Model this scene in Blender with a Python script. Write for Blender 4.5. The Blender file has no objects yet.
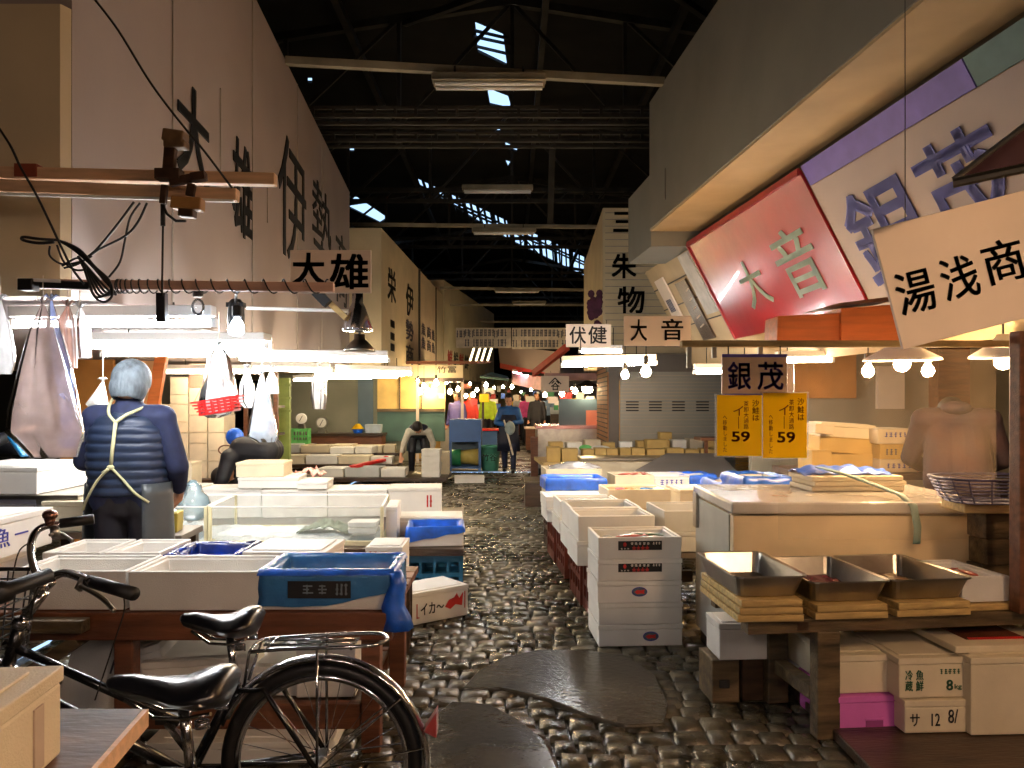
import bpy, math, random
from mathutils import Vector, Matrix, noise
random.seed(7)
R=math.radians
C=bpy.context.scene.collection
F=780.0; CZ=1.4; HV=400.0
def P(u,v,d): return Vector(((u-512)*d/F, d, CZ-(v-HV)*d/F))
def X(u,d): return (u-512)*d/F
GR=R(4.5)
# ---------------------------------------------------------------- materials
def lin(c): return tuple(((x/255)/12.92 if x/255<=.04045 else ((x/255+.055)/1.055)**2.4) for x in c)
MC={}
def mat(name,rgb,rough=.6,metal=0,var=.12,scale=8,bump=0,bscale=60,spec=.5,coat=0,trans=0,alpha=1,stretch=(1,1,1),sub=0,dirt=None):
    if name in MC: return MC[name]
    m=bpy.data.materials.new(name); m.use_nodes=True; nt=m.node_tree; N=nt.nodes; L=nt.links
    b=N['Principled BSDF']; c=lin(rgb)
    tc=N.new('ShaderNodeTexCoord'); mp=N.new('ShaderNodeMapping'); mp.inputs['Scale'].default_value=stretch
    L.new(tc.outputs['Object'],mp.inputs['Vector'])
    n=N.new('ShaderNodeTexNoise'); n.inputs['Scale'].default_value=scale; n.inputs['Detail'].default_value=5
    L.new(mp.outputs['Vector'],n.inputs['Vector'])
    r=N.new('ShaderNodeValToRGB'); r.color_ramp.elements[0].position=.3; r.color_ramp.elements[1].position=.7
    d=dirt and lin(dirt) or tuple(x*(1-var*2) for x in c)
    r.color_ramp.elements[0].color=(*d,1); r.color_ramp.elements[1].color=(*[min(1,x*(1+var*.5)) for x in c],1)
    L.new(n.outputs['Fac'],r.inputs['Fac']); L.new(r.outputs['Color'],b.inputs['Base Color'])
    b.inputs['Roughness'].default_value=rough; b.inputs['Metallic'].default_value=metal
    b.inputs['Specular IOR Level'].default_value=spec; b.inputs['Coat Weight'].default_value=coat
    b.inputs['Transmission Weight'].default_value=trans; b.inputs['Alpha'].default_value=alpha
    if bump:
        n2=N.new('ShaderNodeTexNoise'); n2.inputs['Scale'].default_value=bscale; n2.inputs['Detail'].default_value=3
        L.new(mp.outputs['Vector'],n2.inputs['Vector'])
        bp=N.new('ShaderNodeBump'); bp.inputs['Strength'].default_value=bump; bp.inputs['Distance'].default_value=.01
        L.new(n2.outputs['Fac'],bp.inputs['Height']); L.new(bp.outputs['Normal'],b.inputs['Normal'])
    MC[name]=m; return m
def emit(name,rgb,s):
    if name in MC: return MC[name]
    m=bpy.data.materials.new(name); m.use_nodes=True; b=m.node_tree.nodes['Principled BSDF']
    b.inputs['Base Color'].default_value=(.8,.8,.8,1)
    b.inputs['Emission Color'].default_value=(*lin(rgb),1); b.inputs['Emission Strength'].default_value=s
    MC[name]=m; return m
def plastic_sheet(name,rgb,fac=.35,rough=.15,gl=.25):
    if name in MC: return MC[name]
    m=bpy.data.materials.new(name); m.use_nodes=True; nt=m.node_tree; N=nt.nodes; L=nt.links
    for n in list(N): N.remove(n)
    o=N.new('ShaderNodeOutputMaterial'); t=N.new('ShaderNodeBsdfTransparent'); g=N.new('ShaderNodeBsdfGlossy'); df=N.new('ShaderNodeBsdfDiffuse'); tr=N.new('ShaderNodeBsdfTranslucent')
    c=(*lin(rgb),1); df.inputs['Color'].default_value=c; tr.inputs['Color'].default_value=c; g.inputs['Roughness'].default_value=rough
    a=N.new('ShaderNodeMixShader'); a.inputs[0].default_value=.5; L.new(df.outputs[0],a.inputs[1]); L.new(tr.outputs[0],a.inputs[2])
    tc=N.new('ShaderNodeTexCoord'); ns=N.new('ShaderNodeTexNoise'); ns.inputs['Scale'].default_value=6; ns.inputs['Detail'].default_value=6; L.new(tc.outputs['Object'],ns.inputs['Vector'])
    mr=N.new('ShaderNodeMapRange'); mr.inputs[1].default_value=.3; mr.inputs[2].default_value=.7; mr.inputs[3].default_value=fac*.6; mr.inputs[4].default_value=min(1,fac*1.4); L.new(ns.outputs['Fac'],mr.inputs[0])
    b=N.new('ShaderNodeMixShader'); L.new(mr.outputs[0],b.inputs[0]); L.new(t.outputs[0],b.inputs[1]); L.new(a.outputs[0],b.inputs[2])
    d=N.new('ShaderNodeMixShader'); fr=N.new('ShaderNodeFresnel'); fr.inputs['IOR'].default_value=1.3+gl; L.new(fr.outputs[0],d.inputs[0]); L.new(b.outputs[0],d.inputs[1]); L.new(g.outputs[0],d.inputs[2])
    L.new(d.outputs[0],o.inputs['Surface']); MC[name]=m; return m
def thinpaper(m,f=.5):
    # thin sheet that lets light through
    nt=m.node_tree; N=nt.nodes; L=nt.links; b=N['Principled BSDF']; o=[n for n in N if n.type=='OUTPUT_MATERIAL'][0]
    t=N.new('ShaderNodeBsdfTranslucent'); x=N.new('ShaderNodeMixShader'); x.inputs[0].default_value=f
    src=b.inputs['Base Color'].links[0].from_socket; L.new(src,t.inputs['Color']); L.new(b.outputs[0],x.inputs[1]); L.new(t.outputs[0],x.inputs[2]); L.new(x.outputs[0],o.inputs['Surface']); return m
# ---------------------------------------------------------------- geometry collector (world or local coordinates)
def wm(o):
    m=Matrix.LocRotScale(o.location,o.rotation_euler,o.scale)
    return wm(o.parent)@m if o.parent else m
class G:
    def __init__(s): s.v=[]; s.f=[]; s.mi=[]; s.cur=0
    def add(s,vs,fs):
        b=len(s.v); s.v+= [Vector(v) for v in vs]; s.f+=[[b+i for i in f] for f in fs]; s.mi+=[s.cur]*len(fs); return s
    def box(s,c,sz,rz=0,rx=0,ry=0,top=(1,1)):
        M=Matrix.Rotation(rz,3,'Z')@Matrix.Rotation(rx,3,'X')@Matrix.Rotation(ry,3,'Y'); c=Vector(c); a,b,h=[x/2 for x in sz]
        vs=[]
        for z,k in ((-h,(1,1)),(h,top)):
            for x,y in ((-a,-b),(a,-b),(a,b),(-a,b)): vs.append(c+M@Vector((x*k[0],y*k[1],z)))
        return s.add(vs,[(3,2,1,0),(4,5,6,7),(0,1,5,4),(1,2,6,5),(2,3,7,6),(3,0,4,7)])
    def mm(s,a,b): return s.box([(a[i]+b[i])/2 for i in range(3)],[abs(b[i]-a[i]) for i in range(3)])
    def hexa(s,vs): return s.add(vs,[(3,2,1,0),(4,5,6,7),(0,1,5,4),(1,2,6,5),(2,3,7,6),(3,0,4,7)])
    def slab(s,quad,n): # quad of 4 pts, extruded by vector n
        n=Vector(n); q=[Vector(p) for p in quad]; return s.hexa(q+[p+n for p in q])
    def prism(s,pts,n):
        n=Vector(n); k=len(pts); q=[Vector(p) for p in pts]
        return s.add(q+[p+n for p in q],[tuple(range(k))[::-1],tuple(range(k,2*k))]+[(i,(i+1)%k,k+(i+1)%k,k+i) for i in range(k)])
    def bar(s,p,q,w,h=None,up=(0,0,1)):
        h=h or w; p=Vector(p); q=Vector(q); d=(q-p).normalized(); up=Vector(up)
        if abs(d.dot(up))>.98: up=Vector((0,1,0))
        a=d.cross(up).normalized()*w/2; b=a.cross(d).normalized()*h/2
        return s.hexa([p-a-b,p+a-b,p+a+b,p-a+b,q-a-b,q+a-b,q+a+b,q-a+b])
    def loft(s,rings,cap=True,closed=True,loop=False):
        n=len(rings[0]); vs=[v for r in rings for v in r]; fs=[]; k=len(rings)
        for i in range(k if loop else k-1):
            for j in range(n if closed else n-1):
                i2=(i+1)%k; j2=(j+1)%n
                fs.append((i*n+j,i*n+j2,i2*n+j2,i2*n+j))
        if cap and not loop: fs.append(tuple(range(n))[::-1]); fs.append(tuple((k-1)*n+j for j in range(n)))
        return s.add(vs,fs)
    def tube(s,pts,r,n=8,loop=False):
        pts=[Vector(p) for p in pts]; k=len(pts); rings=[]; pa=None
        for i,p in enumerate(pts):
            if loop: d=pts[(i+1)%k]-pts[i-1]
            else: d=pts[min(i+1,k-1)]-pts[max(i-1,0)]
            d.normalize()
            if pa is None: a=d.orthogonal().normalized()
            else:
                a=pa-d*pa.dot(d)
                a=a.normalized() if a.length>1e-6 else d.orthogonal().normalized()
            pa=a; b=d.cross(a); rr=r[i] if isinstance(r,(list,tuple)) else r
            rings.append([p+(a*math.cos(t)+b*math.sin(t))*rr for t in [2*math.pi*j/n for j in range(n)]])
        return s.loft(rings,loop=loop)
    def lathe(s,prof,c=(0,0,0),n=20,axis='Z'):
        c=Vector(c); rings=[]
        for r,z in prof:
            ring=[]
            for j in range(n):
                t=2*math.pi*j/n; x,y=r*math.cos(t),r*math.sin(t)
                v={'Z':(x,y,z),'Y':(x,z,-y),'X':(z,x,y)}[axis]; ring.append(c+Vector(v))
            rings.append(ring)
        return s.loft(rings)
    def ell(s,c,r,n=12,m=8,rot=None):
        c=Vector(c); r=(r,r,r) if not isinstance(r,(tuple,list)) else r; rings=[]
        for i in range(m+1):
            t=-math.pi/2+math.pi*i/m; k=max(math.cos(t),.02)
            ring=[Vector((r[0]*k*math.cos(2*math.pi*j/n),r[1]*k*math.sin(2*math.pi*j/n),r[2]*math.sin(t))) for j in range(n)]
            if rot: ring=[rot@q for q in ring]
            rings.append([c+q for q in ring])
        return s.loft(rings)
    def grid(s,f,nu,nv):
        vs=[f(i/nu,j/nv) for j in range(nv+1) for i in range(nu+1)]
        return s.add(vs,[(j*(nu+1)+i,j*(nu+1)+i+1,(j+1)*(nu+1)+i+1,(j+1)*(nu+1)+i) for j in range(nv) for i in range(nu)])
    def mesh(s,name,mats,inv=None,off=None,smooth=False):
        me=bpy.data.meshes.new(name); vs=s.v
        if inv: vs=[inv@v for v in vs]
        if off: vs=[v-off for v in vs]
        me.from_pydata([tuple(v) for v in vs],[],s.f)
        for m in (mats if isinstance(mats,(list,tuple)) else [mats]): me.materials.append(m)
        me.polygons.foreach_set('material_index',s.mi)
        if smooth: me.polygons.foreach_set('use_smooth',[True]*len(me.polygons))
        me.update(); return me
    def build(s,name,mats,parent=None,smooth=False,bevel=0,local=False,sub=0,solid=0,loc=None):
        off=None; inv=None
        if parent is not None:
            if not local: inv=wm(parent).inverted()
        elif not local:
            lo=[min(v[i] for v in s.v) for i in range(3)]; hi=[max(v[i] for v in s.v) for i in range(3)]
            off=Vector(((lo[0]+hi[0])/2,(lo[1]+hi[1])/2,lo[2]))
        o=bpy.data.objects.new(name,s.mesh(name,mats,inv,off,smooth)); C.objects.link(o)
        if parent is not None: o.parent=parent
        if off is not None: o.location=off
        if loc is not None: o.location=loc
        if solid: md=o.modifiers.new('s','SOLIDIFY'); md.thickness=solid; md.offset=0
        if bevel: md=o.modifiers.new('b','BEVEL'); md.width=bevel; md.segments=2; md.limit_method='ANGLE'; md.angle_limit=R(40)
        if sub: md=o.modifiers.new('u','SUBSURF'); md.levels=sub; md.render_levels=sub
        return o
def tag(o,label,cat,group=None,kind=None):
    if label: o['label']=label
    if cat: o['category']=cat
    if group: o['group']=group
    if kind: o['kind']=kind
    return o
def T(name,label,cat,loc=(0,0,0),rz=0,group=None,rot=None):
    o=bpy.data.objects.new(name,None); o.empty_display_size=.05; C.objects.link(o); o.location=loc; o.rotation_euler=rot or (0,0,rz)
    return tag(o,label,cat,group)
def struct(o): o['kind']='structure'; return o
def dup(o,loc=None,rz=None,label=None,group=None,parent=None):
    c=o.copy(); C.objects.link(c)
    if parent is not None: c.parent=parent
    if loc is not None: c.location=loc
    if rz is not None: c.rotation_euler=(0,0,rz)
    if label: c['label']=label
    if group: c['group']=group
    for ch in list(o.children): dup(ch,parent=c)
    return c
# lettering : fits a string into a rectangle  (o = lower-left, xd/yd unit dirs)
def lettering(body,m,parent,o,xd,yd,w,h,t=.003,name='lettering',bold=.0,label=None):
    cu=bpy.data.curves.new('txt','FONT'); cu.body=body; cu.size=1; cu.resolution_u=3; cu.space_line=1.0
    tmp=bpy.data.objects.new('txt',cu); C.objects.link(tmp); bpy.context.view_layer.update()
    me=bpy.data.meshes.new_from_object(tmp.evaluated_get(bpy.context.evaluated_depsgraph_get()))
    bpy.data.objects.remove(tmp); 
    xs=[v.co.x for v in me.vertices]; ys=[v.co.y for v in me.vertices]
    x0,x1,y0,y1=min(xs),max(xs),min(ys),max(ys); xd=Vector(xd).normalized(); yd=Vector(yd).normalized(); nd=xd.cross(yd)
    inv=wm(parent).inverted(); o=Vector(o)
    for v in me.vertices:
        v.co=inv@(o+xd*((v.co.x-x0)/(x1-x0)*w)+yd*((v.co.y-y0)/(y1-y0)*h)+nd*t)
    if bold:   # brush weight : the stroke repeated a hair's breadth apart
        n=max(1,len(body.split('\n')[0])); e=bold*.62; ex,ey=e*w/max(x1-x0,1e-6),e*h/max(y1-y0,1e-6); i3=inv.to_3x3(); me0=me
        vs=[v.co.copy() for v in me0.vertices]; fs=[tuple(p.vertices) for p in me0.polygons]; V=[];Fc=[]
        for kx,ky in ((-1,-1),(1,-1),(-1,1),(1,1),(0,0)):
            o_=i3@(xd*ex*kx+yd*ey*ky); b_=len(V); V+=[v+o_ for v in vs]; Fc+=[tuple(b_+i for i in f) for f in fs]
        me=bpy.data.meshes.new('txt'); me.from_pydata([tuple(v) for v in V],[],Fc)
    me.materials.clear(); me.materials.append(m)
    ob=bpy.data.objects.new(name,me); C.objects.link(ob); ob.parent=parent
    md=ob.modifiers.new('s','SOLIDIFY'); md.thickness=t; md.offset=-1
    if label: ob['label']=label
    return ob
def fnoise(p,s=1,a=1): return noise.noise(Vector(p)*s)*a
# ---------------------------------------------------------------- palette
foam=mat('foam',(232,230,224),.55,var=.05,scale=5,bump=.25,bscale=220,spec=.3)
foam_c=mat('foam_cream',(222,210,182),.6,var=.06,scale=5,bump=.25,bscale=220,spec=.3)
foam_g=mat('foam_grey',(196,198,196),.6,var=.07,scale=5,bump=.2,bscale=220,spec=.3)
pink=mat('foam_pink',(214,110,196),.6,var=.06,bump=.2,bscale=220)
blueP=mat('blue_film',(30,104,228),.34,var=.25,scale=10,bump=.35,bscale=25,spec=.7)
blueD=mat('blue_film_dark',(8,40,130),.2,var=.35,scale=12,bump=.35,bscale=25,spec=.7)
blueT=mat('blue_film_thin',(58,118,176),.25,var=.15,scale=8,bump=.3,bscale=25,spec=.7)
ink=mat('ink',(14,14,16),.6,var=.05)
inkg=mat('faded_ink',(96,96,110),.7,var=.2)
inkb=mat('blue_ink',(58,64,160),.6,var=.1)
inkp=mat('purple_ink',(104,88,180),.6,var=.1)
inkr=mat('red_ink',(200,40,35),.6,var=.1)
inkm=mat('maroon_ink',(96,44,72),.7,var=.3,scale=5)
inkw=mat('pale_ink',(176,200,190),.6,var=.1)
wallP=mat('painted_board',(166,152,146),.7,var=.05,scale=1.2,bump=.06,bscale=30)
wallB=mat('beige_board',(214,196,160),.7,var=.08,scale=1.5,bump=.06,bscale=30)
wallG=mat('grey_board',(128,124,112),.75,var=.08,scale=1.5,bump=.05,bscale=30)
wallT=mat('tan_soffit',(186,162,122),.7,var=.10,scale=2,bump=.05)
seam=mat('seam',(80,74,66),.8); seamL=mat('light_seam',(168,158,146),.8)
wood=mat('pale_wood',(232,190,150),.6,var=.12,scale=5,stretch=(1,9,9),bump=.2,bscale=18)
woodR=mat('brown_wood',(118,70,42),.5,var=.25,scale=4,stretch=(1,8,8),bump=.25,bscale=20)
woodO=mat('orange_wood',(222,118,52),.5,var=.12,scale=4,stretch=(1,8,8),bump=.15)
woodG=mat('weathered_wood',(104,86,58),.55,var=.4,scale=4,stretch=(1,6,6),bump=.4,bscale=18)
woodD=mat('dark_wet_wood',(72,52,36),.35,var=.35,scale=4,stretch=(1,6,6),bump=.3,bscale=18)
woodP=mat('tray_board',(208,176,112),.6,var=.2,scale=6,stretch=(1,8,8),bump=.2)
steel=mat('steel',(176,172,164),.28,metal=1,var=.12,scale=10,bump=.05)
chrome=mat('chrome',(205,205,210),.16,metal=1,var=.03)
steelD=mat('dark_steel',(58,54,48),.6,metal=.3,var=.3,scale=3)
iron=mat('truss_paint',(40,37,33),.8,var=.4,scale=2)
ironL=mat('pale_conduit',(150,140,116),.6,var=.25,scale=3)
black=mat('black_rubber',(18,18,19),.5,var=.1)
saddleM=mat('saddle_vinyl',(16,18,24),.28,var=.1,spec=.7,coat=.3)
gloss_black=mat('black_paint',(14,14,16),.25,var=.1,coat=.4)
crateR=mat('brown_crate',(104,42,26),.5,var=.2,scale=6)
crateB=mat('blue_crate',(28,110,150),.45,var=.2,scale=5)
crateG=mat('green_crate',(110,200,110),.5,var=.1)
cardb=mat('cardboard',(196,164,96),.7,var=.1,scale=5)
cardL=mat('pale_cardboard',(212,196,168),.7,var=.1,scale=5)
cardP=mat('pinkish_cardboard',(196,120,100),.7,var=.1,scale=5)
paper=mat('paper',(224,208,190),.6,var=.04,scale=4)
paperB=mat('bright_paper',(236,232,222),.6,var=.04)
yellow=mat('yellow_paper',(255,222,40),.5,var=.03)
redM=mat('red_sheet',(150,22,32),.32,var=.12,scale=3,bump=.35,bscale=5,coat=.2)
redP=mat('red_plastic',(220,30,30),.35,var=.08)
skin=mat('skin',(205,150,118),.5,var=.05,scale=20)
hairG=mat('grey_hair',(104,116,126),.6,var=.3,scale=40,bump=.5,bscale=120,stretch=(1,1,.3))
hairK=mat('dark_hair',(34,28,26),.6,var=.3,scale=40,bump=.5,bscale=120)
navy=mat('navy_quilt',(34,48,74),.45,var=.12,scale=15,spec=.5)
navyD=mat('navy_knit',(26,36,72),.8,var=.15,scale=30)
apronM=mat('dark_apron',(26,28,38),.45,var=.15)
apronG=mat('grey_apron',(70,76,80),.4,var=.12)
greenG=mat('teal_panel',(70,104,98),.6,var=.12,scale=3)
blueW=mat('blue_panel',(70,112,176),.5,var=.1,scale=3)
slate=mat('slate_panel',(74,96,112),.5,var=.08,scale=3)
concrete=mat('wet_concrete',(80,74,62),.24,var=.3,scale=3,bump=.25,bscale=30,spec=.6)
greyM=mat('grey_tarp',(112,104,96),.55,var=.1,scale=2)
freezerS=mat('freezer_side',(186,186,176),.4,var=.05)
freezerF=mat('freezer_front',(226,204,166),.35,var=.04)
white=mat('white_enamel',(235,235,232),.35,var=.03)
ochre=mat('ochre_board',(196,128,56),.6,var=.15,scale=3)
green=mat('green_plastic',(60,150,96),.4,var=.1)
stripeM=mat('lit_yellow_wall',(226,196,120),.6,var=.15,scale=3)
fishM=mat('fish_skin',(150,152,150),.25,var=.4,scale=10,spec=.8)
fishR=mat('red_fish',(206,84,60),.3,var=.3,scale=10,spec=.8)
iceM=mat('ice',(214,226,232),.2,var=.1,scale=30,bump=.6,bscale=60,spec=.7)
tubeW=emit('tube_light',(250,250,250),74); tubeWarm=emit('tube_warm',(255,234,200),60); bulbM=emit('bulb_warm',(255,208,150),330); bulbC=emit('bulb_cool',(225,238,255),60); discM=emit('lamp_mouth',(255,214,160),40)
clear=plastic_sheet('clear_film',(225,225,232),.16,.12,.25); milky=plastic_sheet('milky_bag',(238,240,244),.6,.2,.2); vinyl=plastic_sheet('vinyl_sheet',(215,190,160),.10,.1,.12); acryl=plastic_sheet('acrylic',(225,235,225),.10,.03,.2)

thinpaper(yellow,.6)
# ================================================================ SETTING
def hall():
    # --- cobbled floor (real stones near, bump far)
    m=bpy.data.materials.new('wet_cobbles'); m.use_nodes=True; nt=m.node_tree; N=nt.nodes; L=nt.links; b=N['Principled BSDF']
    tc=N.new('ShaderNodeTexCoord'); n=N.new('ShaderNodeTexNoise'); n.inputs['Scale'].default_value=2.2; n.inputs['Detail'].default_value=8
    L.new(tc.outputs['Object'],n.inputs['Vector'])
    n3=N.new('ShaderNodeTexNoise'); n3.inputs['Scale'].default_value=11; n3.inputs['Detail'].default_value=4; L.new(tc.outputs['Object'],n3.inputs['Vector'])
    mx=N.new('ShaderNodeMath'); mx.operation='MULTIPLY_ADD'; mx.inputs[1].default_value=.6; L.new(n3.outputs['Fac'],mx.inputs[0]); 
    m2=N.new('ShaderNodeMath'); m2.operation='MULTIPLY'; m2.inputs[1].default_value=.45; L.new(n.outputs['Fac'],m2.inputs[0]); L.new(m2.outputs[0],mx.inputs[2])
    r=N.new('ShaderNodeValToRGB'); e=r.color_ramp.elements; e[0].position=.38; e[0].color=(*lin((34,34,28)),1); e[1].position=.66; e[1].color=(*lin((98,90,70)),1)
    L.new(mx.outputs[0],r.inputs['Fac']); L.new(r.outputs['Color'],b.inputs['Base Color'])
    rr=N.new('ShaderNodeMapRange'); rr.inputs[1].default_value=.35; rr.inputs[2].default_value=.65; rr.inputs[3].default_value=.13; rr.inputs[4].default_value=.42
    L.new(n.outputs['Fac'],rr.inputs[0]); L.new(rr.outputs[0],b.inputs['Roughness'])
    n2=N.new('ShaderNodeTexNoise'); n2.inputs['Scale'].default_value=75; n2.inputs['Detail'].default_value=4; L.new(tc.outputs['Object'],n2.inputs['Vector'])
    bp=N.new('ShaderNodeBump'); bp.inputs['Strength'].default_value=.4; bp.inputs['Distance'].default_value=.01; L.new(n2.outputs['Fac'],bp.inputs['Height']); L.new(bp.outputs['Normal'],b.inputs['Normal'])
    b.inputs['Specular IOR Level'].default_value=.75
    m.node_tree.nodes.update()
    far=m.copy(); far.name='wet_cobbles_far'; nt=far.node_tree; N=nt.nodes; L=nt.links
    br=N.new('ShaderNodeTexBrick'); br.inputs['Scale'].default_value=1; br.inputs['Brick Width'].default_value=.16; br.inputs['Row Height'].default_value=.11; br.inputs['Mortar Size'].default_value=.012; br.inputs['Mortar Smooth'].default_value=.9
    br.inputs['Color1'].default_value=(1,1,1,1); br.inputs['Color2'].default_value=(.8,.8,.8,1); br.inputs['Mortar'].default_value=(0,0,0,1)
    tc=[x for x in N if x.type=='TEX_COORD'][0]; L.new(tc.outputs['Object'],br.inputs['Vector'])
    b2=N.new('ShaderNodeBump'); b2.inputs['Strength'].default_value=1; b2.inputs['Distance'].default_value=.02; L.new(br.outputs['Color'],b2.inputs['Height'])
    obp=[x for x in N if x.type=='BUMP' and x!=b2][0]; L.new(obp.outputs['Normal'],b2.inputs['Normal']); L.new(b2.outputs['Normal'],N['Principled BSDF'].inputs['Normal'])
    g=G(); rng=random.Random(3)
    g.cur=1; g.add([(-2.7,2.3,-.02),(4.2,2.3,-.02),(4.2,15.2,-.02),(-2.7,15.2,-.02)],[(0,1,2,3)])
    g.cur=0
    g.add([(-14,-3,0),(14,-3,0),(14,2.3,0),(-14,2.3,0)],[(0,1,2,3)])
    g.add([(-14,15.2,0),(14,15.2,0),(14,62,0),(-14,62,0)],[(0,1,2,3)])
    g.add([(-14,2.3,0),(-2.7,2.3,0),(-2.7,15.2,0),(-14,15.2,0)],[(0,1,2,3)]); g.add([(4.2,2.3,0),(14,2.3,0),(14,15.2,0),(4.2,15.2,0)],[(0,1,2,3)])
    g.cur=1; y=2.3; row=0
    while y<15.15:
        dy=.112+.022*rng.random(); x=-2.7+rng.random()*.1; row+=1
        while x<4.15:
            dx=.095+.06*rng.random()
            cx,cy=x+dx/2,y+dy/2; yo=.05*math.sin(cx*1.7+y*.35)+.02*math.sin(cx*6+row)
            tx,ty=rng.uniform(-.06,.06),rng.uniform(-.05,.07); hz=rng.uniform(-.004,.003); hx,hy=dx/2-.004,dy/2-.004
            prof=((-1,-.014),(-.86,-.002),(0,.0008),(.86,-.002),(1,-.014)); vs=[]
            for b_,zb in prof:
                for a_,za in prof:
                    sx=hx*a_*(1-.05*abs(b_)**6); sy=hy*b_*(1-.06*abs(a_)**6)
                    z=min(za,zb)+hz+sx*tx+sy*ty
                    if abs(a_)==1 or abs(b_)==1: z=-.016
                    vs.append((cx+sx,cy+sy+yo,z))
            g.add(vs,[(j*5+i,j*5+i+1,j*5+i+6,j*5+i+5) for j in range(4) for i in range(4)])
            x+=dx
        y+=dy
    fo=g.build('floor',[far,m],smooth=True); struct(fo)
    # smooth worn stone slabs let into the cobbles
    def gp(u,v): d=F*CZ/(v-HV); return (X(u,d),d,-.02)
    for k,pts in enumerate(([(462,690),(478,672),(505,658),(540,651),(590,652),(628,658),(655,676),(668,704),(664,726),(625,728),(585,716),(545,700),(500,690)],
                            [(412,760),(425,725),(452,703),(490,706),(520,722),(545,742),(560,775),(520,800),(430,800)])):
        g=G(); g.prism([gp(*p) for p in pts],(0,0,.031)); struct(g.build('trim_%d'%(k+1),concrete,bevel=.008))
    # --- hall shell
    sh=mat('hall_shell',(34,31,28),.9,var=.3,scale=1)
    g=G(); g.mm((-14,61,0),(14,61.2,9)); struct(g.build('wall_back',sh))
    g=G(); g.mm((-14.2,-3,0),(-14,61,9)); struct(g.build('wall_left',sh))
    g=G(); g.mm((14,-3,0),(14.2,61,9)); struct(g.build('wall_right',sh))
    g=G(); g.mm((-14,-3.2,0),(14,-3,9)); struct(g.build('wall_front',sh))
    # roof deck with real openings
    cu=bpy.data.curves.new('deck','CURVE'); cu.dimensions='2D'; cu.fill_mode='BOTH'
    def spl(pts):
        s=cu.splines.new('POLY'); s.points.add(len(pts)-1)
        for p,q in zip(s.points,pts): p.co=(q[0],q[1],0,1)
        s.use_cyclic_u=True
    spl([(-14,-3),(14,-3),(14,61.2),(-14,61.2)])
    Z=9.0
    def rp(u,v): d=F*(Z-CZ)/(HV-v); return (X(u,d),d)
    holes=[[(475,22),(503,34),(507,66),(478,52)],[(487,88),(508,96),(512,110),(490,105)],[(496,126),(500,126),(500,132),(496,132)],[(505,142),(517,148),(517,152),(506,148)],[(505,160),(511,162),(508,167)],
       [(350,197),(357,197),(388,218),(380,223),(350,208)]]
    # long diagonal monitor light cut in bays
    A0,A1=(416,178),(586,258); B0,B1=(424,199),(586,277); n=11
    for i in range(n):
        a,b_=i/n+.008,(i+1)/n-.012; w0,w1=.35+.65*min(1,a*2),.35+.65*min(1,b_*2)
        f=lambda t,p,q:(p[0]+(q[0]-p[0])*t,p[1]+(q[1]-p[1])*t)
        p0,p1,q0,q1=f(a,A0,A1),f(b_,A0,A1),f(a,B0,B1),f(b_,B0,B1)
        q0=f(w0,p0,q0); q1=f(w1,p1,q1); holes.append([p0,p1,q1,q0])
    for (u,v) in ((310,81),(338,122),(570,128),(352,150),(640,246),(660,240),(590,345)): 
        if v<260: holes.append([(u-2,v-3),(u+2,v-3),(u+2,v+2),(u-2,v+2)])
    for hpts in holes: spl([rp(*p) for p in hpts])
    tmp=bpy.data.objects.new('t',cu); C.objects.link(tmp); bpy.context.view_layer.update()
    me=bpy.data.meshes.new_from_object(tmp.evaluated_get(bpy.context.evaluated_depsgraph_get())); bpy.data.objects.remove(tmp)
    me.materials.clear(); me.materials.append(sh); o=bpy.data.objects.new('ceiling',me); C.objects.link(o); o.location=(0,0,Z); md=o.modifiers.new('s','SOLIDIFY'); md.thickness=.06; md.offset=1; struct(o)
    # glazing bars under the openings
    g=G()
    for u0,v0,u1,v1 in ((473,34,510,42),(476,44,510,52),(474,28,508,36)):
        a=rp(u0,v0); b_=rp(u1,v1); g.bar((*a,Z-.05),(*b_,Z-.05),.05)
    for i in range(26):
        t=i/25; a=rp(416+t*170,176+t*80); b_=rp(424+t*162,199+t*78); g.bar((*a,Z-.05),(*b_,Z-.05),.09,.06)
    for s0 in (.35,.62):
        a=rp(418,178+14*s0); b_=rp(586,258+10*s0); g.bar((*a,Z-.08),(*b_,Z-.08),.09,.06)
    struct(g.build('trim_3',iron))
    # --- roof trusses
    k=4
    for y in (9.2,14.5,20,26,33,41,50):
        g=G(); zb=6.5; 
        for z in (zb,zb+.28): g.bar((-13.8,y,z),(13.8,y,z),.1,.1)
        for sgn in (-1,1):
            g.bar((sgn*.0,y,8.8),(sgn*13.6,y,zb+.2),.14,.14)
        for i in range(-6,7):
            x=i*2.1; top=8.8-abs(x)*.15
            g.bar((x,y,zb),(x,y,top),.07); 
            if i<6: 
                xn=(i+1)*2.1; tn=8.8-abs(xn)*.15
                g.bar((x,y,zb if i<0 else top),(xn,y,tn if i<0 else zb),.06)
        for i in range(56): g.bar((-13.8+i*.5,y,zb),(-13.55+i*.5,y,zb+.28),.03)
        struct(g.build('trim_%d'%k,steelD)); k+=1
    g=G()
    for x in (-9,-6,-3,.6,3,6,9): g.bar((x,4,8.6-abs(x)*.13),(x,60,8.6-abs(x)*.13),.12,.16)
    for (a,b_) in (((1.2,9.2,6.7),(4.2,14.5,8.1)),((1.2,9.2,6.7),(-2,14.5,8.4)),((3.5,14.5,6.7),(1.5,20,8.4)),((-4,14.5,6.7),(-1,20,8.3)),((3,20,6.7),(-1,26,8.4)),((-6,20,6.7),(-2,26,8.4)),((2,9.2,8.3),(4.2,14.5,6.6))): g.bar(a,b_,.1)
    struct(g.build('trim_%d'%k,steelD)); k+=1
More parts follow.
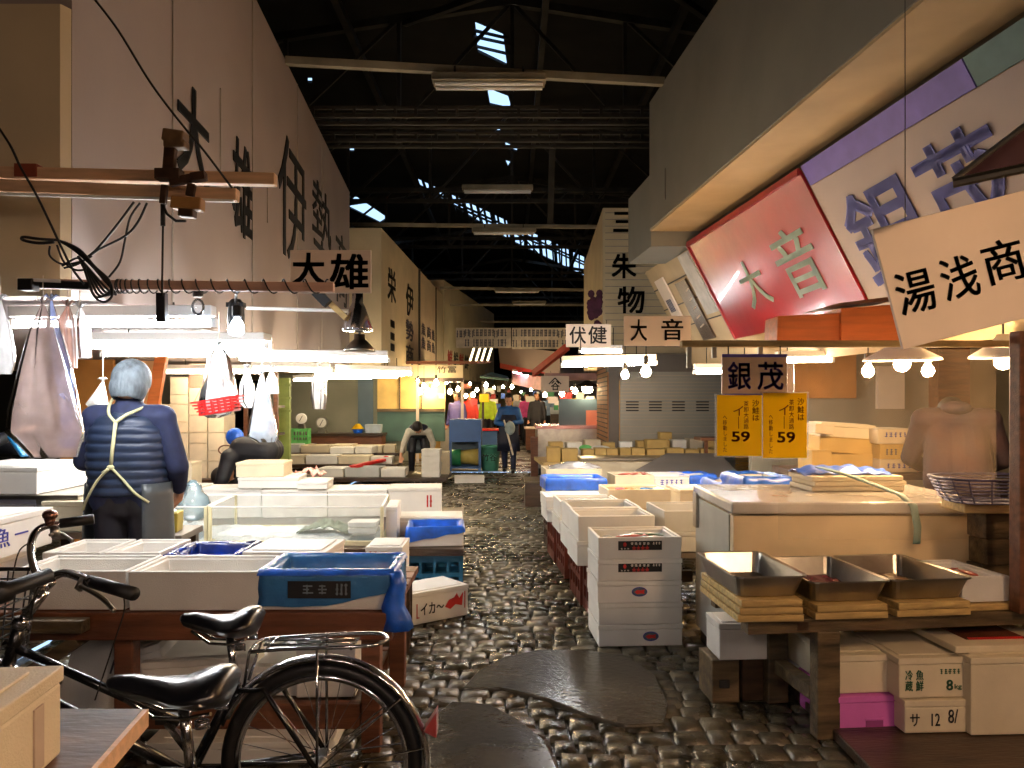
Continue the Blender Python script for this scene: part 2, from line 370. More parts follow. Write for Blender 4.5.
    # laddered lattice girders crossing the alley
    for (v,d) in ((112,9.4),(137,10.6)):
        g=G(); z=CZ+(HV-v)*d/F; x0,x1=X(262,d),X(652,d)
        g.bar((x0,d,z+.05),(x1,d,z+.05),.04); g.bar((x0,d,z-.05),(x1,d,z-.05),.04)
        g.bar((x0,d+.25,z+.05),(x1,d+.25,z+.05),.04); g.bar((x0,d+.25,z-.05),(x1,d+.25,z-.05),.04)
        for i in range(19):
            x=x0+(x1-x0)*(i+.5)/19; g.bar((x,d-.01,z-.06),(x,d-.01,z+.06),.035)
        struct(g.build('trim_%d'%k,ironL if 0 else steelD)); k+=1
    # cross conduits that carry the strip lights
    for (u0,v0,u1,v1,d0,d1,w) in ((286,61,664,82,7.3,7.5,.07),(316,224,604,227,16,16.4,.07),(440,288,592,290,22,22,.07),(450,305,600,305,25,25,.06),(480,322,596,322,30,30,.06)):
        g=G(); g.bar(P(u0,v0,d0),P(u1,v1,d1),w,w); struct(g.build('trim_%d'%k,ironL)); k+=1
    g=G(); g.bar(P(553,120,15),P(550,226,16.4),.12); g.bar(P(592,303,28),P(592,326,28),.25); struct(g.build('trim_%d'%k,steelD)); k+=1
    return k
FILL=66  # strength of the added fill tubes around the camera
TK=hall()
# strip lights under the roof (switched off)
def strip(u0,u1,v,d,label,dv=0,lit=False):
    t=T('strip_light',label,'light',P((u0+u1)/2,v,d),group='unlit strip lights under the roof')
    L_=X(u1,d)-X(u0,d); g=G(); g.box((0,0,.045),(L_,.14,.07)); g.box((0,0,.0),(L_*.98,.20,.02)); g.build('housing',ironL,t,local=True,bevel=.01)
    for y in (-.055,.055): g=G(); g.tube([(-L_*.47,y,-.03),(L_*.47,y,-.03)],.017,10); g.build('lamp_tube',white,t,local=True,smooth=True)
    g=G(); 
    for x in (-.3*L_,.3*L_): g.bar((x,0,.08),(x,0,.16),.02)
    g.build('hanger',steelD,t,local=True)
strip(432,546,83,7.35,'unlit white double strip light hanging nearest below the dark roof')
strip(462,533,190,13.4,'unlit strip light second nearest, hanging in mid alley under the roof')
strip(472,536,232,16.2,'unlit strip light third from the front, under a pale conduit')
strip(494,540,291,22,'small distant unlit strip light just above its row of conduits')
strip(512,546,303.5,25,'farthest small unlit strip light, lowest in the roof space')
# upper boxed-in storeys of the stalls ---------------------------------
def upright(name,poly,z0,z1,mats,extra=None):
    g=G(); g.prism([(x,y,z0) for x,y in poly],(0,0,z1-z0))
    if extra: g.cur=1; extra(g)
    return g.build(name,mats)
def lx(d): return -1.552-.079*d
# left, first block (soffit at 1.85 m runs over the whole stall)
def ex(g):
    for d in (4.35,6.1,7.9,9.4): g.bar((lx(d)+.004,d,1.85),(lx(d)+.004,d,4.6),.008,.005)
    for d,z0,z1 in ((5.25,2.95,3.5),(6.6,2.9,3.3)): g.bar((lx(d)+.004,d,z0),(lx(d)+.004,d,z1),.008,.004)
    g.box((-3.6,3.2-.004,3.15),(3.6,.004,.02))
o=upright('wall_left_upper',[(lx(3.2),3.2),(lx(12),12),(-8,12),(-8,3.2)],1.85,4.6,[wallP,seamL],ex); struct(o); WL=o
o=upright('wall_left_upper_front',[(lx(3.2)-.0,3.195),(-8,3.195),(-8,3.15),(lx(3.2)-.02,3.15)],1.82,3.0,[wallB]); struct(o)
o=upright('wall_left_far_upper',[(-2.43,14.5),(-2.12,24),(-8,24),(-8,14.5),(-3.1,14.5)],2.0,4.6,[wallB,seam],lambda g:(g.bar((-2.27+.015,19,2),(-2.27+.015,19,4.6),.05,.02),g.bar((-2.17,22.2,2),(-2.17,22.2,4.6),.05,.02))); struct(o); WL2=o
o=upright('wall_left_end_upper',[(-2.12,24.3),(-.78,33.9),(-8,33.9),(-8,24.3)],2.1,5.14,[wallB]); struct(o); WL3=o
# right, big grey box and its neighbours
def rx(d): return 1.41+.079*(8-d)
g=G(); g.prism([(rx(-1),-1,3.15),(rx(8),8,3.15),(7,8,3.15),(7,-1,3.15)],(0,0,1.3)); g.cur=1
g.prism([(rx(-1)+.01,-1,3.13),(rx(8)+.01,8,3.13),(1.92,8,3.13),(2.63,-1,3.13)],(0,0,.02))
g.cur=2; g.bar((rx(7.4)-.003,7.4,3.3),(rx(7.4)-.003,7.4,3.6),.01,.004)
struct(g.build('wall_right_upper',[wallG,wallT,seam])); 
g=G(); g.prism([(1.43,8.02,2.98),(1.35,9.05,2.98),(6,9.05,2.98),(6,8.02,2.98)],(0,0,.75)); struct(g.build('wall_right_upper_neighbour',wallG))
# sloping sign fascia plane : top edge (z=3.0) , bottom edge (z=2.05)
def ftop(d): return Vector((1.84+.079*(8-d),d,3.02))
def fbot(d): return Vector((2.34+.079*(8-d),d,2.05))
NS=Vector((.97,0,.5)).normalized()*.05
g=G()
g.slab([fbot(9.9)-Vector((0,0,.3))+Vector((.15,0,0)),fbot(3)-Vector((0,0,.3))+Vector((.15,0,0)),ftop(3),ftop(9.9)],NS*-1 if 0 else NS)
g.cur=1
for t in (.25,.5,.75): g.bar(fbot(9.9).lerp(ftop(9.9),t)-NS*.02,fbot(8.05).lerp(ftop(8.05),t)-NS*.02,.02,.012)
struct(g.build('wall_right_fascia',[wallT,seam]))
# far right tall clad wall with brushed characters
g=G(); g.prism([(1.56,13.4,2.1),(1.75,19,2.1),(6,19,2.1),(6,13.4,2.1)],(0,0,2.6)); g.cur=1
for i in range(22): g.box((2.9,13.395,2.2+i*.115),(2.6,.01,.012))
struct(g.build('wall_right_clad',[wallB,seamL])); 
# walls behind the stalls
g=G(); g.mm((-6.5,11.5,0),(-4.2,11.6,1.85)); struct(g.build('wall_left_stall_back',mat('stall_back',(150,146,128),.7,var=.15,scale=1)))
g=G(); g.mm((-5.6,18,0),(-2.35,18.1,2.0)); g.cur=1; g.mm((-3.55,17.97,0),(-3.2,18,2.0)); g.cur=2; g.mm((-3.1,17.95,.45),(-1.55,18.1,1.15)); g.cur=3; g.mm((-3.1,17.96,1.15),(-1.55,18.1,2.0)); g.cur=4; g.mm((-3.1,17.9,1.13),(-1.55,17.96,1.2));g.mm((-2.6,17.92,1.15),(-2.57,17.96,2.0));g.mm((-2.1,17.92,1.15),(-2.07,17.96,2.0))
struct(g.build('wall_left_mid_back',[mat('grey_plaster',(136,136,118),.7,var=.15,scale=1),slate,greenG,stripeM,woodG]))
# right stall back wall
g=G(); g.mm((2.7,8.8,0),(7,8.9,3)); g.cur=1; g.mm((2.75,8.72,1.42),(3.85,8.8,2.1)); g.cur=2; g.mm((4.7,8.6,.5),(5.05,8.8,2.0)); g.cur=3; g.mm((4.1,8.74,1.3),(4.4,8.8,1.78))
struct(g.build('wall_right_stall_back',[mat('stall_grey',(150,142,122),.7,var=.2,scale=1.2),ochre,woodR,paper]))
g=G(); g.mm((6.9,2.6,0),(7,8.8,3)); struct(g.build('wall_right_stall_side',wallT))
# steel roller shutter and its striped brick pier
sh=mat('shutter',(150,148,140),.4,metal=.3,var=.06,scale=2)
g=G(); y=12.4; x0,x1=X(620,y),X(735,y); zt=CZ-(372-HV)*y/F
for i in range(34):
    z=i*zt/34; g.box(((x0+x1)/2,y+(.0 if i%2 else .02),z+zt/68),(x1-x0,.05,zt/34*.96))
g.cur=1
for u in (632,655,678,702):
    for j in range(4): g.box((X(u,y),y-.03,CZ-(406-HV)*y/F-.07+j*.045),(.20,.02,.02))
g.cur=2; g.mm((x0-.18,y-.05,0),(x0-.02,y+.15,2.1)); g.mm((x0-.2,y-.08,zt),(x1+.1,y+.2,zt+.28))
struct(g.build('door_1',[sh,ink,greyM]))
brick=mat('orange_brick',(186,128,84),.7,var=.15,scale=4)
g=G(); a=Vector((X(597,14.2),14.2,0)); b_=Vector((x0-.2,12.4,0)); g.slab([a,b_,b_+Vector((0,0,2)),a+Vector((0,0,2))],(.15,.05,0)); g.cur=1
for i in range(26):
    z=.05+i*.075; g.bar(a+Vector((-.004,0,z)),b_+Vector((-.004,0,z)),.008,.014)
struct(g.build('wall_right_pier',[brick,seam]))
# ---------------------------------------------------------------- wall lettering (its own painted things -> children of wall)
def on_left(ch,d0,d1,z0,z1,m=ink,wall=WL,fx=lx,b=.02):
    dr=Vector((fx(d1)-fx(d0),d1-d0,0)); lettering(ch,m,wall,Vector((fx(d0)+.004,d0,z0)),dr,(0,0,1),dr.length,z1-z0,bold=b,t=.006)
on_left('大',4.42,4.99,2.72,3.27); on_left('雄',5.54,6.08,2.62,3.3); on_left('伊',7.0,8.35,2.75,3.9,b=.0); on_left('勢',8.75,10.1,2.9,3.95,b=.0); on_left('商',10.55,11.7,2.75,3.75,b=0)
f2=lambda d:-2.43+(d-14.5)*.31/9.5
on_left('栄',15.1,15.95,3.35,4.0,wall=WL2,fx=f2); 
for z in (2.85,2.6,2.38): on_left('■',15.4,15.8,z,z+.14,wall=WL2,fx=f2)
on_left('伊',17.2,18.2,3.3,4.0,wall=WL2,fx=f2); on_left('勢',17.2,18.2,2.75,3.2,wall=WL2,fx=f2,m=inkg); on_left('商',17.2,18.2,2.2,2.65,wall=WL2,fx=f2,m=inkg)
for k,(a,b_) in enumerate(((19.5,20.2),(20.5,21.2),(21.4,22))):
    for z in (2.7,3.05): on_left('魚' if k!=1 else '商',a,b_,z,z+.3,wall=WL2,fx=f2,m=inkg)
f3=lambda d:-2.12+(d-24.3)*1.34/9.6
for k in range(4): on_left('鮮',24.8+k*.9,25.5+k*.9,2.5,3.0,wall=WL3,fx=f3,m=inkr if k%2==0 else ink)
wc=[o for o in C.objects if o.name=='wall_right_clad'][0]
y=13.38
for ch,u,v,sz in (('三',623,222,19),('朱',624,266,24),('物',631,300,26),('店',634,336,20)):
    w=sz*y/F; lettering(ch,ink,wc,P(u-sz/2,v+sz/2,y),(1,0,0),(0,0,1),w,w,bold=.03,t=.01)
g=G(); 
rg=random.Random(5)
for i in range(30): g.ell(P(594+rg.uniform(-4,6),312+rg.gauss(0,7)-6,13.37),(.06,.02,.07),6,4)
g.build('grape_painting',inkm,wc)
# ================================================================ LIT FLUORESCENTS AND LAMPS
def fluoro(label,a,b,m=tubeW,group=None,case=True,n=1,top=None):
    a=Vector(a); b=Vector(b); c=(a+b)/2; t=T('fluorescent_light',label,'light',c,group=group)
    dr=(b-a).normalized()
    g=G(); g.bar(a+Vector((0,0,.055)),b+Vector((0,0,.055)),.07 if n==1 else .16,.05); g.build('housing',white,t,bevel=.006)
    sd=Vector((-dr.y,dr.x,0))
    for k in range(n):
        off=sd*(0 if n==1 else (k-.5)*.09); g=G(); g.tube([a+off,b+off],.017,10); tb=g.build('lamp_tube',m,t,smooth=True)
        for p in (a,b): g=G(); g.bar(p+off-dr*.008,p+off+dr*.014,.04); g.build('end_cap',white,t)
    if top is None: top=1.851 if c.x<-.6 and c.y<12 else c.z+.3
    for f in (.2,.8):
        p=a.lerp(b,f); g=G(); g.tube([p+Vector((0,0,.07)),Vector((p.x,p.y,max(top,p.z+.09)))],.005,5); g.build('hanger',steelD,t)
fluoro('bright cool tube light highest and nearest on the left, partly behind hanging bags',P(12,324,3.6),P(214,323,3.6))
fluoro('bright double tube light above the worker in the quilted vest',P(94,346,4.95),P(268,346,4.95),n=2)
fluoro('tube light directly behind the double tube over the worker',P(102,354,5.75),P(258,354,5.75))
fluoro('tube light over the wall of stacked boxes, far left',P(166,372,8.6),P(262,372,8.6),tubeWarm)
fluoro('warm tube light running left of the small hanging white bag',P(240,359,6.6),P(388,360,6.7),tubeWarm)
fluoro('warm tube light between the white bags, lower one of the pair',P(252,369,8.2),P(330,371,8.2),tubeWarm)
fluoro('warm tube light right of the small white bag, nearest the alley',P(336,372,8.4),P(412,374,8.4),tubeWarm)
fluoro('small tube light deep in the mid-left stall near the green rack post',P(293,380,12.4),P(316,380,12.4),tubeWarm,top=2.2)
fluoro('added warm fill tube over the tiers of the mid-left stall',P(330,377,13.6),P(398,377,13.6),tubeWarm,top=2.2)  # tube added to brighten the tiers
fluoro('added warm fill tube in front of the tiers of the mid-left stall',P(322,375,11.3),P(404,375,11.3),tubeWarm,top=1.95)  # added ahead of the boxes to lighten their fronts
fluoro('added warm fill tube over the sideboard of the mid-left stall',P(300,378,15.6),P(372,378,15.6),tubeWarm,top=2.2)  # extra tube put in to raise the light at the stall's rear
fluoro('upper small tube light under the white sign by the alley on the right',P(579,351.5,9.8),P(622,351.5,9.8))
fluoro('large bright tube light in front of the roller shutter',P(562,365,7.2),P(655,363,7.2),n=2)
fluoro('short tube light left of the purple-lettered hanging sign',P(694,372,7.4),P(757,372,7.4))
fluoro('tube light seen through the vinyl sheet right of the yellow posters',P(776,361,6.5),P(832,360,6.5),tubeWarm)
def bulb(label,p,r=.032,m=bulbM,cord=.25,group='bare bulbs',name='light_bulb'):
    p=Vector(p); t=T(name,label,'light bulb',p,group=group)
    g=G(); g.lathe([(.0,-r),(r*.6,-r*.85),(r,-r*.1),(r*.85,r*.5),(r*.45,r*1.1),(.012,r*1.5)],n=14); g.build('bulb',m,t,local=True,smooth=True)
    g=G(); g.lathe([(.016,r*1.3),(.022,r*1.5),(.022,r*2.9),(.008,r*3.1)],n=12); g.build('socket',black,t,local=True)
    g=G(); g.tube([(0,0,r*3),(0,0,r*3+cord)],.004,6); g.build('cord',black,t,local=True)
# unseen tubes added behind and beside the camera to light the foreground
def fill_tube(label,p,ang,m): 
    p=Vector(p); dv=Vector((math.cos(ang),math.sin(ang),0))*.6; fluoro(label,p-dv,p+dv,m,n=2,top=3.1)
back=emit('fill_tube_back',(255,224,206),FILL)
fill_tube('added warm twin fill light out of view behind the photographer, left one',(-1.0,-1.3,2.35),R(90),back)
fill_tube('added warm twin fill light out of view behind the photographer, right one',(1.0,-1.3,2.35),R(90),back)
fill_tube('added warm twin fill light out of view beside the photographer',(2.3,.8,2.45),R(90),emit('fill_tube_right',(255,204,156),FILL*1.6))  # unseen, added to warm the near right side
bulb('left small warm bulb of the two in front of the shutter',P(625,375,7.0),.036,cord=.18)
bulb('right larger warm bulb of the two in front of the shutter',P(646,372,6.6),.045,cord=.2)
bulb('glowing bulb left of the wide white lampshade',P(868,371.5,4.6),.035,cord=.15)
bulb('glowing bulb right of the wide white lampshade',P(928,371,4.6),.035,cord=.15)
bulb('cool white bulb on the hooked wire by the long conduit, left',P(237,327,3.3),.03,bulbC,cord=.02)
def shade_lamp(label,p,r,m=white,bm=bulbM,br=.045):
    p=Vector(p); t=T('shade_lamp',label,'lamp',p,group='wide cone lampshades')
    g=G(); g.lathe([(r,0),(r*.98,.012),(r*.35,.085),(.03,.13),(.025,.125),(r*.33,.075),(r*.95,.004)],n=32); g.build('lampshade',m,t,local=True,smooth=True)
    g=G(); g.ell((0,0,-.02),br,12,8); g.build('bulb',bm,t,local=True,smooth=True)
    g=G(); g.tube([(0,0,.12),(0,0,.33)],.006,6); g.build('cord',black,t,local=True)
shade_lamp('wide cone lampshade with glaring bulb above the brown-jacketed vendor',P(902,360.5,4.5),.21)
shade_lamp('cone lampshade with bulb close beside the wooden post on the right',P(1003,358,4.3),.17)
def cone_lamp(label,p,r,h,m,lit):
    p=Vector(p); t=T('cone_lamp',label,'lamp',p,group='small cone reflector lamps')
    g=G(); g.lathe([(r,0),(r*1.02,.012),(r*.5,h*.62),(r*.36,h*.72),(r*.36,h),(r*.3,h),(r*.3,h*.7),(r*.9,.01)],n=28); g.build('reflector',m,t,local=True,smooth=True)
    g=G(); g.lathe([(0,.012),(r*.86,.012),(r*.86,.02),(0,.02)],n=24); g.build('bulb_face',lit,t,local=True)
    g=G(); g.tube([(0,0,h),(0,0,h+.05)],.008,6); g.build('cord',black,t,local=True)
cone_lamp('upper chrome cone lamp hanging under the two-character board',P(357.5,331,4.2),.082,.21,chrome,emit('cool_face',(220,235,255),8))
cone_lamp('lower cone lamp hanging below the chrome one',P(359.5,351.5,4.6),.09,.10,steel,white)
# round flood lamp with black body
t=T('flood_lamp','short black-bodied lamp glowing blue-white beside the double tube','lamp',P(236,330,3.4))
g=G(); g.lathe([(.035,.0),(.037,.05),(.032,.11),(.02,.125)],P(236,328,3.4),16); g.box(P(236,305,3.4),(.075,.04,.02)); g.build('body',black,t)
g=G(); g.ell(P(236,331,3.4),(.034,.034,.022),14,8); g.build('lens',bulbC,t,smooth=True)
g=G(); g.tube([P(236,304,3.4),P(236,296,3.25),P(238,290,3.15)],.006,6); g.build('bracket',black,t)
t=T('clear_bulb','small unlit clear bulb hanging from the conduit, left of the flood lamp','light bulb',P(198,312,3.2))
g=G(); g.ell(P(198,307,3.12),(.026,.026,.035),12,8); g.build('bulb',plastic_sheet('glass_bulb',(240,240,240),.1,.05,.3),t,smooth=True)
g=G(); g.lathe([(.02,0),(.022,.05),(.01,.055)],P(198,297,3.12),12); g.build('socket',black,t)
# ================================================================ BOXES
def rot2(x,y,a): return (x*math.cos(a)-y*math.sin(a), x*math.sin(a)+y*math.cos(a))
def marks(g,x0,x1,z0,z1,y,rng,n=6):
    # small illegible brush marks
    for i in range(n):
        cx=x0+(x1-x0)*(i+.5)/n; w=(x1-x0)/n*.7
        for k in range(3):
            z=z0+(z1-z0)*(k+.5)/3; g.box((cx+rng.uniform(-.1,.1)*w,y,z),(w*rng.uniform(.5,1),.002,(z1-z0)*.13))
        g.box((cx,y,(z0+z1)/2),((z1-z0)*.12,.002,(z1-z0)*.9))
def band(t,w,h,y,fx=.5,fw=.52,fh=.42,zc=.62):
    rng=random.Random(int(w*1000)); x0=-w/2+w*fx-w*fw/2; x1=x0+w*fw; z0=h*zc-h*fh/2; z1=z0+h*fh
    g=G(); g.mm((x0,y-.002,z0),(x1,y,z1)); g.cur=1
    L_=x1-x0; g.prism([(x0+L_*(.12+px),y-.003,z0+(z1-z0)*pz) for px,pz in ((0,.45),(.03,.85),(.06,.65),(.09,.85),(.12,.45),(.06,.1))],(0,-.001,0)) if 0 else g.ell((x0+L_*.15,y-.002,z0+(z1-z0)*.62),(L_*.04,.002,(z1-z0)*.25),10,4)
    for i in range(4): 
        cx=x0+L_*(.36+i*.1); g.box((cx,y-.003,z0+(z1-z0)*.28),(L_*.08,.002,(z1-z0)*.10)); g.box((cx,y-.003,z0+(z1-z0)*.12),(L_*.07,.002,(z1-z0)*.08)); g.box((cx,y-.003,z0+(z1-z0)*.3),(L_*.015,.002,(z1-z0)*.42))
    g.cur=2; marks(g,x0+L_*.27,x0+L_*.73,z0+(z1-z0)*.58,z0+(z1-z0)*.86,y-.003,rng,5); marks(g,x0+L_*.78,x0+L_*.97,z0+(z1-z0)*.6,z0+(z1-z0)*.9,y-.003,rng,3); marks(g,x0+L_*.04,x0+L_*.26,z0+(z1-z0)*.1,z0+(z1-z0)*.25,y-.003,rng,3)
    g.build('printed_band',[ink,inkr,paperB],t,local=True,)['label']='black printed band with red and white marks'
def oval(t,w,h,y,fx=.5,zc=.5):
    cx=-w/2+w*fx; cz=h*zc; g=G()
    def disc(rx,rz,yy): g.prism([(cx+rx*math.cos(a),yy,cz+rz*math.sin(a)) for a in [2*math.pi*i/24 for i in range(24)]],(0,-.002,0))
    disc(.045,.027,y); g.cur=1; disc(.04,.022,y-.0018); g.cur=2
    g.prism([(cx+.03*p,y-.004,cz+.014*q) for p,q in ((-1,0),(-.5,.8),(.3,.6),(1,.9),(.8,0),(1,-.8),(.2,-.6),(-.5,-.9))],(0,-.001,0))
    g.build('round_sticker',[inkb,slate,inkr],t,local=True)['label']='oval blue sticker with a red emblem'
def stamp(t,w,h,y,x0,x1,z0,z1,m=inkb,n=5):
    g=G(); marks(g,x0,x1,z0,z1,y-.001,random.Random(int(abs(x0)*997)),n); g.build('printed_mark',m,t,local=True)
def rbox(g,w,d,z0,z1): g.mm((-w/2,-d/2,z0),(w/2,d/2,z1))
def fbox(label,loc,w,d,h,rz=GR,op=False,m=foam,group=None,deco=None,liner=None,lid=.028,lidm=None,name='foam_box',cat='foam box',tw=.028,ch=True,rot=None):
    t=T(name,label,cat,loc,rz,group,rot=rot)
    if op:
        g=G(); w2,d2=w/2,d/2; iw,idp=w2-tw,d2-tw
        O=lambda z,k=1:[(-w2*k,-d2*k,z),(w2*k,-d2*k,z),(w2*k,d2*k,z),(-w2*k,d2*k,z)]
        I=lambda z,k=1,e=0:[(-(iw+e)*k,-(idp+e)*k,z),((iw+e)*k,-(idp+e)*k,z),((iw+e)*k,(idp+e)*k,z),(-(iw+e)*k,(idp+e)*k,z)]
        g.loft([[Vector(p) for p in r] for r in (O(0,.985),O(h,1),I(h,1,.010),I(h-.012,1,.010),I(h-.012),I(tw,.97))]); g.build('body',m,t,local=True,bevel=.004)
    else:
        g=G(); g.box((0,0,(h-lid)/2),(w,d,h-lid),top=(1,1)); g.build('body',m,t,local=True,bevel=.006)
        if ch: 
            g=G(); g.box((0,0,h-lid/2),(w+.006,d+.006,lid*.9)); g.cur=0
            g.box((0,0,h+.001),(w*.86,d*.8,.006)); g.build('lid',lidm or m,t,local=True,bevel=.005)
        else: g=G(); g.box((0,0,h-lid/2),(w+.004,d+.004,lid)); g.build('lid',lidm or m,t,local=True)
    y=-d/2-.0005
    for dc in (deco or []):
        if dc=='band': band(t,w,h,y)
        elif dc=='oval': oval(t,w,h,y)
        elif dc=='oval2': oval(t,w,h,y,.62,.45)
        elif dc[0]=='notch':
            g=G(); g.box((.02,y,.055),(.075,.004,.05)); g.cur=1; g.box((.02,y-.003,.078),(.08,.004,.008)); g.build('hand_notch',[mat('pink_recess_shade',(150,66,134),.6),pink],t,local=True)  # shade of the recess put in as a flat darker pink patch
        elif dc[0]=='stamp': stamp(t,w,h,y,*dc[1:])
    if liner: linerpart(t,w,d,h,*liner)
    return t
def linerpart(t,w,d,h,m,down=.1,out=.012,inside=True,drop=None,amp=.006,seed=0,name='plastic_liner'):
    n=64
    def ring(w2,d2,z,a,s):
        pts=[]
        per=[(-w2,-d2),(w2,-d2),(w2,d2),(-w2,d2)]
        for i in range(n):
            tt=i/n*4; k=int(tt); f=tt-k; p,q=per[k],per[(k+1)%4]
            x,y=p[0]+(q[0]-p[0])*f,p[1]+(q[1]-p[1])*f
            nx=noise.noise(Vector((x*14+s,y*14,z*18+seed)))*a; zz=z+noise.noise(Vector((x*9,y*9+s,seed+3)))*a*1.4
            pts.append(Vector((x*(1+nx*4),y*(1+nx*4),zz)))
        return pts
    w2,d2=w/2,d/2; rs=[]
    if inside: rs+=[ring(w2-.04,d2-.04,.04,amp,1),ring(w2-.034,d2-.034,h*.5,amp*1.2,2)]
    rs+=[ring(w2-.03,d2-.03,h-.01,amp*.8,3),ring(w2-.012,d2-.012,h+.008,amp*.7,4),ring(w2+out*.6,d2+out*.6,h+.004,amp*.5,5)]
    k=4
    for j in range(1,k+1):
        rr=ring(w2+out,d2+out,h-down*j/k,amp*(.5+.25*j),5+j)
        if drop and j>=1:
            rr=[Vector((v.x,v.y,v.z-drop(v.x/w2,v.y/d2)*j/k)) for v in rr]
        rs.append(rr)
    g=G(); g.loft(rs,cap=False); o=g.build(name,m,t,local=True,smooth=True); o['label']='blue plastic liner folded over the rim' 
    return o
def FB(label,u0,u1,d,z0,h,dep,rz=GR,**k):
    w=(X(u1,d)-X(u0,d))/max(.5,math.cos(rz)); x,y=rot2(w/2,dep/2,rz)
    return fbox(label,(X(u0,d)+x,d+y,z0),w,dep,h,rz,**k)
def ice(label,loc,w,d,rz=GR,amp=.02,m=iceM):
    g=G(); c=Vector(loc)
    def f(a,b):
        x,y=(a-.5)*w,(b-.5)*d; z=amp*(1+noise.noise(Vector((x*18+c.x,y*18+c.y,1))))*(1 if 0<a<1 and 0<b<1 else 0)
        X_,Y_=rot2(x,y,rz); return c+Vector((X_,Y_,z))
    g.grid(f,22,16); o=g.build('crushed_ice' if m is iceM else 'seafood_heap',m,smooth=True); return tag(o,label,'ice' if m is iceM else 'seafood',kind='stuff')
def fish(label,loc,L_=.3,rz=0,m=fishM,group=None,cat='fish'):
    t=T('fish',label,cat,loc,rz,group)
    g=G(); rings=[]; n=10
    for x,h_,w_ in ((-.5,.01,.01),(-.42,.07,.05),(-.3,.12,.08),(-.1,.15,.10),(.1,.13,.08),(.3,.07,.04),(.4,.04,.02)):
        rings.append([Vector((x*L_,h_*L_*.9*math.cos(2*math.pi*i/n),.05*L_+w_*L_*.55*math.sin(2*math.pi*i/n))) for i in range(n)])
    g.loft(rings); g.build('body',m,t,local=True,smooth=True)
    g=G(); g.prism([Vector(p)*L_ for p in ((.38,.02,.05),(.5,.12,.05),(.47,0,.05),(.5,-.12,.05),(.38,-.02,.05))],(0,0,.004)); g.build('tail_fin',m,t,local=True)
    return t
def crate(label,loc,w,d,h,rz=GR,m=crateR,group=None):
    t=T('plastic_crate',label,'crate',loc,rz,group)
    g=G(); tw=.012
    g.mm((-w/2,-d/2,0),(w/2,d/2,.015))
    for z0,z1 in ((0,h*.22),(h*.44,h*.54),(h*.82,h)):
        for s in (-1,1): g.mm((-w/2,s*(d/2-tw/2)-tw/2,z0),(w/2,s*(d/2-tw/2)+tw/2,z1)); g.mm((s*(w/2-tw/2)-tw/2,-d/2,z0),(s*(w/2-tw/2)+tw/2,d/2,z1))
    g.build('side_bands',m,t,local=True)
    g=G(); nx=max(3,int(w/.1))
    for i in range(nx+1):
        x=-w/2+w*i/nx; 
        for s in (-1,1): g.box((x*.985,s*(d/2-.01),h/2),(.018,.024,h*.99))
    ny=max(3,int(d/.1))
    for i in range(ny+1):
        y=-d/2+d*i/ny
        for s in (-1,1): g.box((s*(w/2-.01),y*.985,h/2),(.024,.018,h*.99))
    g.build('ribs',m,t,local=True)
    g=G(); g.mm((-w/2-.008,-d/2-.008,h-.025),(w/2+.008,-d/2+.014,h)); g.mm((-w/2-.008,d/2-.014,h-.025),(w/2+.008,d/2+.008,h)); g.mm((-w/2-.008,-d/2,h-.025),(-w/2+.014,d/2,h)); g.mm((w/2-.014,-d/2,h-.025),(w/2+.008,d/2,h)); g.build('rim',m,t,local=True)
    return t
# ---------------------------------------------------------------- RIGHT ALLEY ROW
SG='stack of five foam boxes at the alley corner'
for k,(lab,dec) in enumerate((('bottom foam box of the front alley stack with an oval sticker',('oval2',)),('plain foam box second from the ground in the front alley stack',()),('foam box in the middle of the front alley stack with an oval sticker',('oval',)),('foam box second from the top of the front alley stack with a black band',('band',)),('open top foam box of the front alley stack with a black band',('band',)))):
    off=.006 if k in (0,1) else (-.006 if k==2 else 0)
    FB(lab,598+off*100,683+off*100,4.42,k*.124,.124,.37,rz=R(3.5),op=(k==4),deco=dec,m=foam)
c=Vector((X(640,4.6),4.62,.56)); ice('crushed ice heaped inside the open top box of the front stack',c,.42,.30,R(3.5),.018)
for k,(dx,dy,rz,mm_) in enumerate(((-.05,0,.3,fishR),(.06,.06,2.7,mat('sea_green',(90,120,80),.4,var=.3)),(.1,-.05,.1,fishM))):
    fish(('orange-red fish lying in the open top box of the front stack','green-backed fish in the open top box of the front stack','grey fish at the right of the open top box of the front stack')[k],c+Vector((dx,dy,.025)),.2,rz,mm_)
# brown crates under the row
CG='brown crates under the alley-side foam boxes'
for k,(u,d) in enumerate(((590,4.83),(575,5.33),(560,6.12),(550,6.72))):
    crate(('brown plastic crate nearest behind the front stack','brown plastic crate second behind the front stack','brown plastic crate third along the alley row','brown plastic crate farthest along the alley row')[k],(X(u,d)+.27,d+.24,0),.5,.46,.36,m=crateR,group=CG)
FB('lower foam box carrying the open box just behind the front stack',577,652,4.86,.365,.155,.40)
FB('open empty foam box just behind the front stack',578,656,4.86,.52,.155,.38,op=True)
FB('foam box under the open box holding green, second along the row',569,640,5.32,.365,.15,.42)
FB('open foam box with dark green inside, second along the row',570,642,5.30,.515,.155,.42,op=True)
tag(ice('dark green seaweed heap filling the second open box along the row',(X(605,5.5),5.52,.60),.42,.34,GR,.02,mat('seaweed',(40,90,60),.3,var=.4,scale=20,bump=.4)),None,'seaweed')
FB('foam box at the bottom of the third pile on the brown crates',559,620,6.05,.365,.12,.42,deco=(('stamp',-.2,-.08,.04,.09,inkr,3),))
FB('open foam box on top of the third pile on the brown crates',560,622,6.05,.485,.13,.42,op=True)
ice('ice and pale fish in the third open box along the row',(X(593,6.25),6.27,.575),.4,.34,GR,.014)
FB('lowest foam box of the fourth pile under the blue-lined box',547,608,6.62,.365,.11,.42)
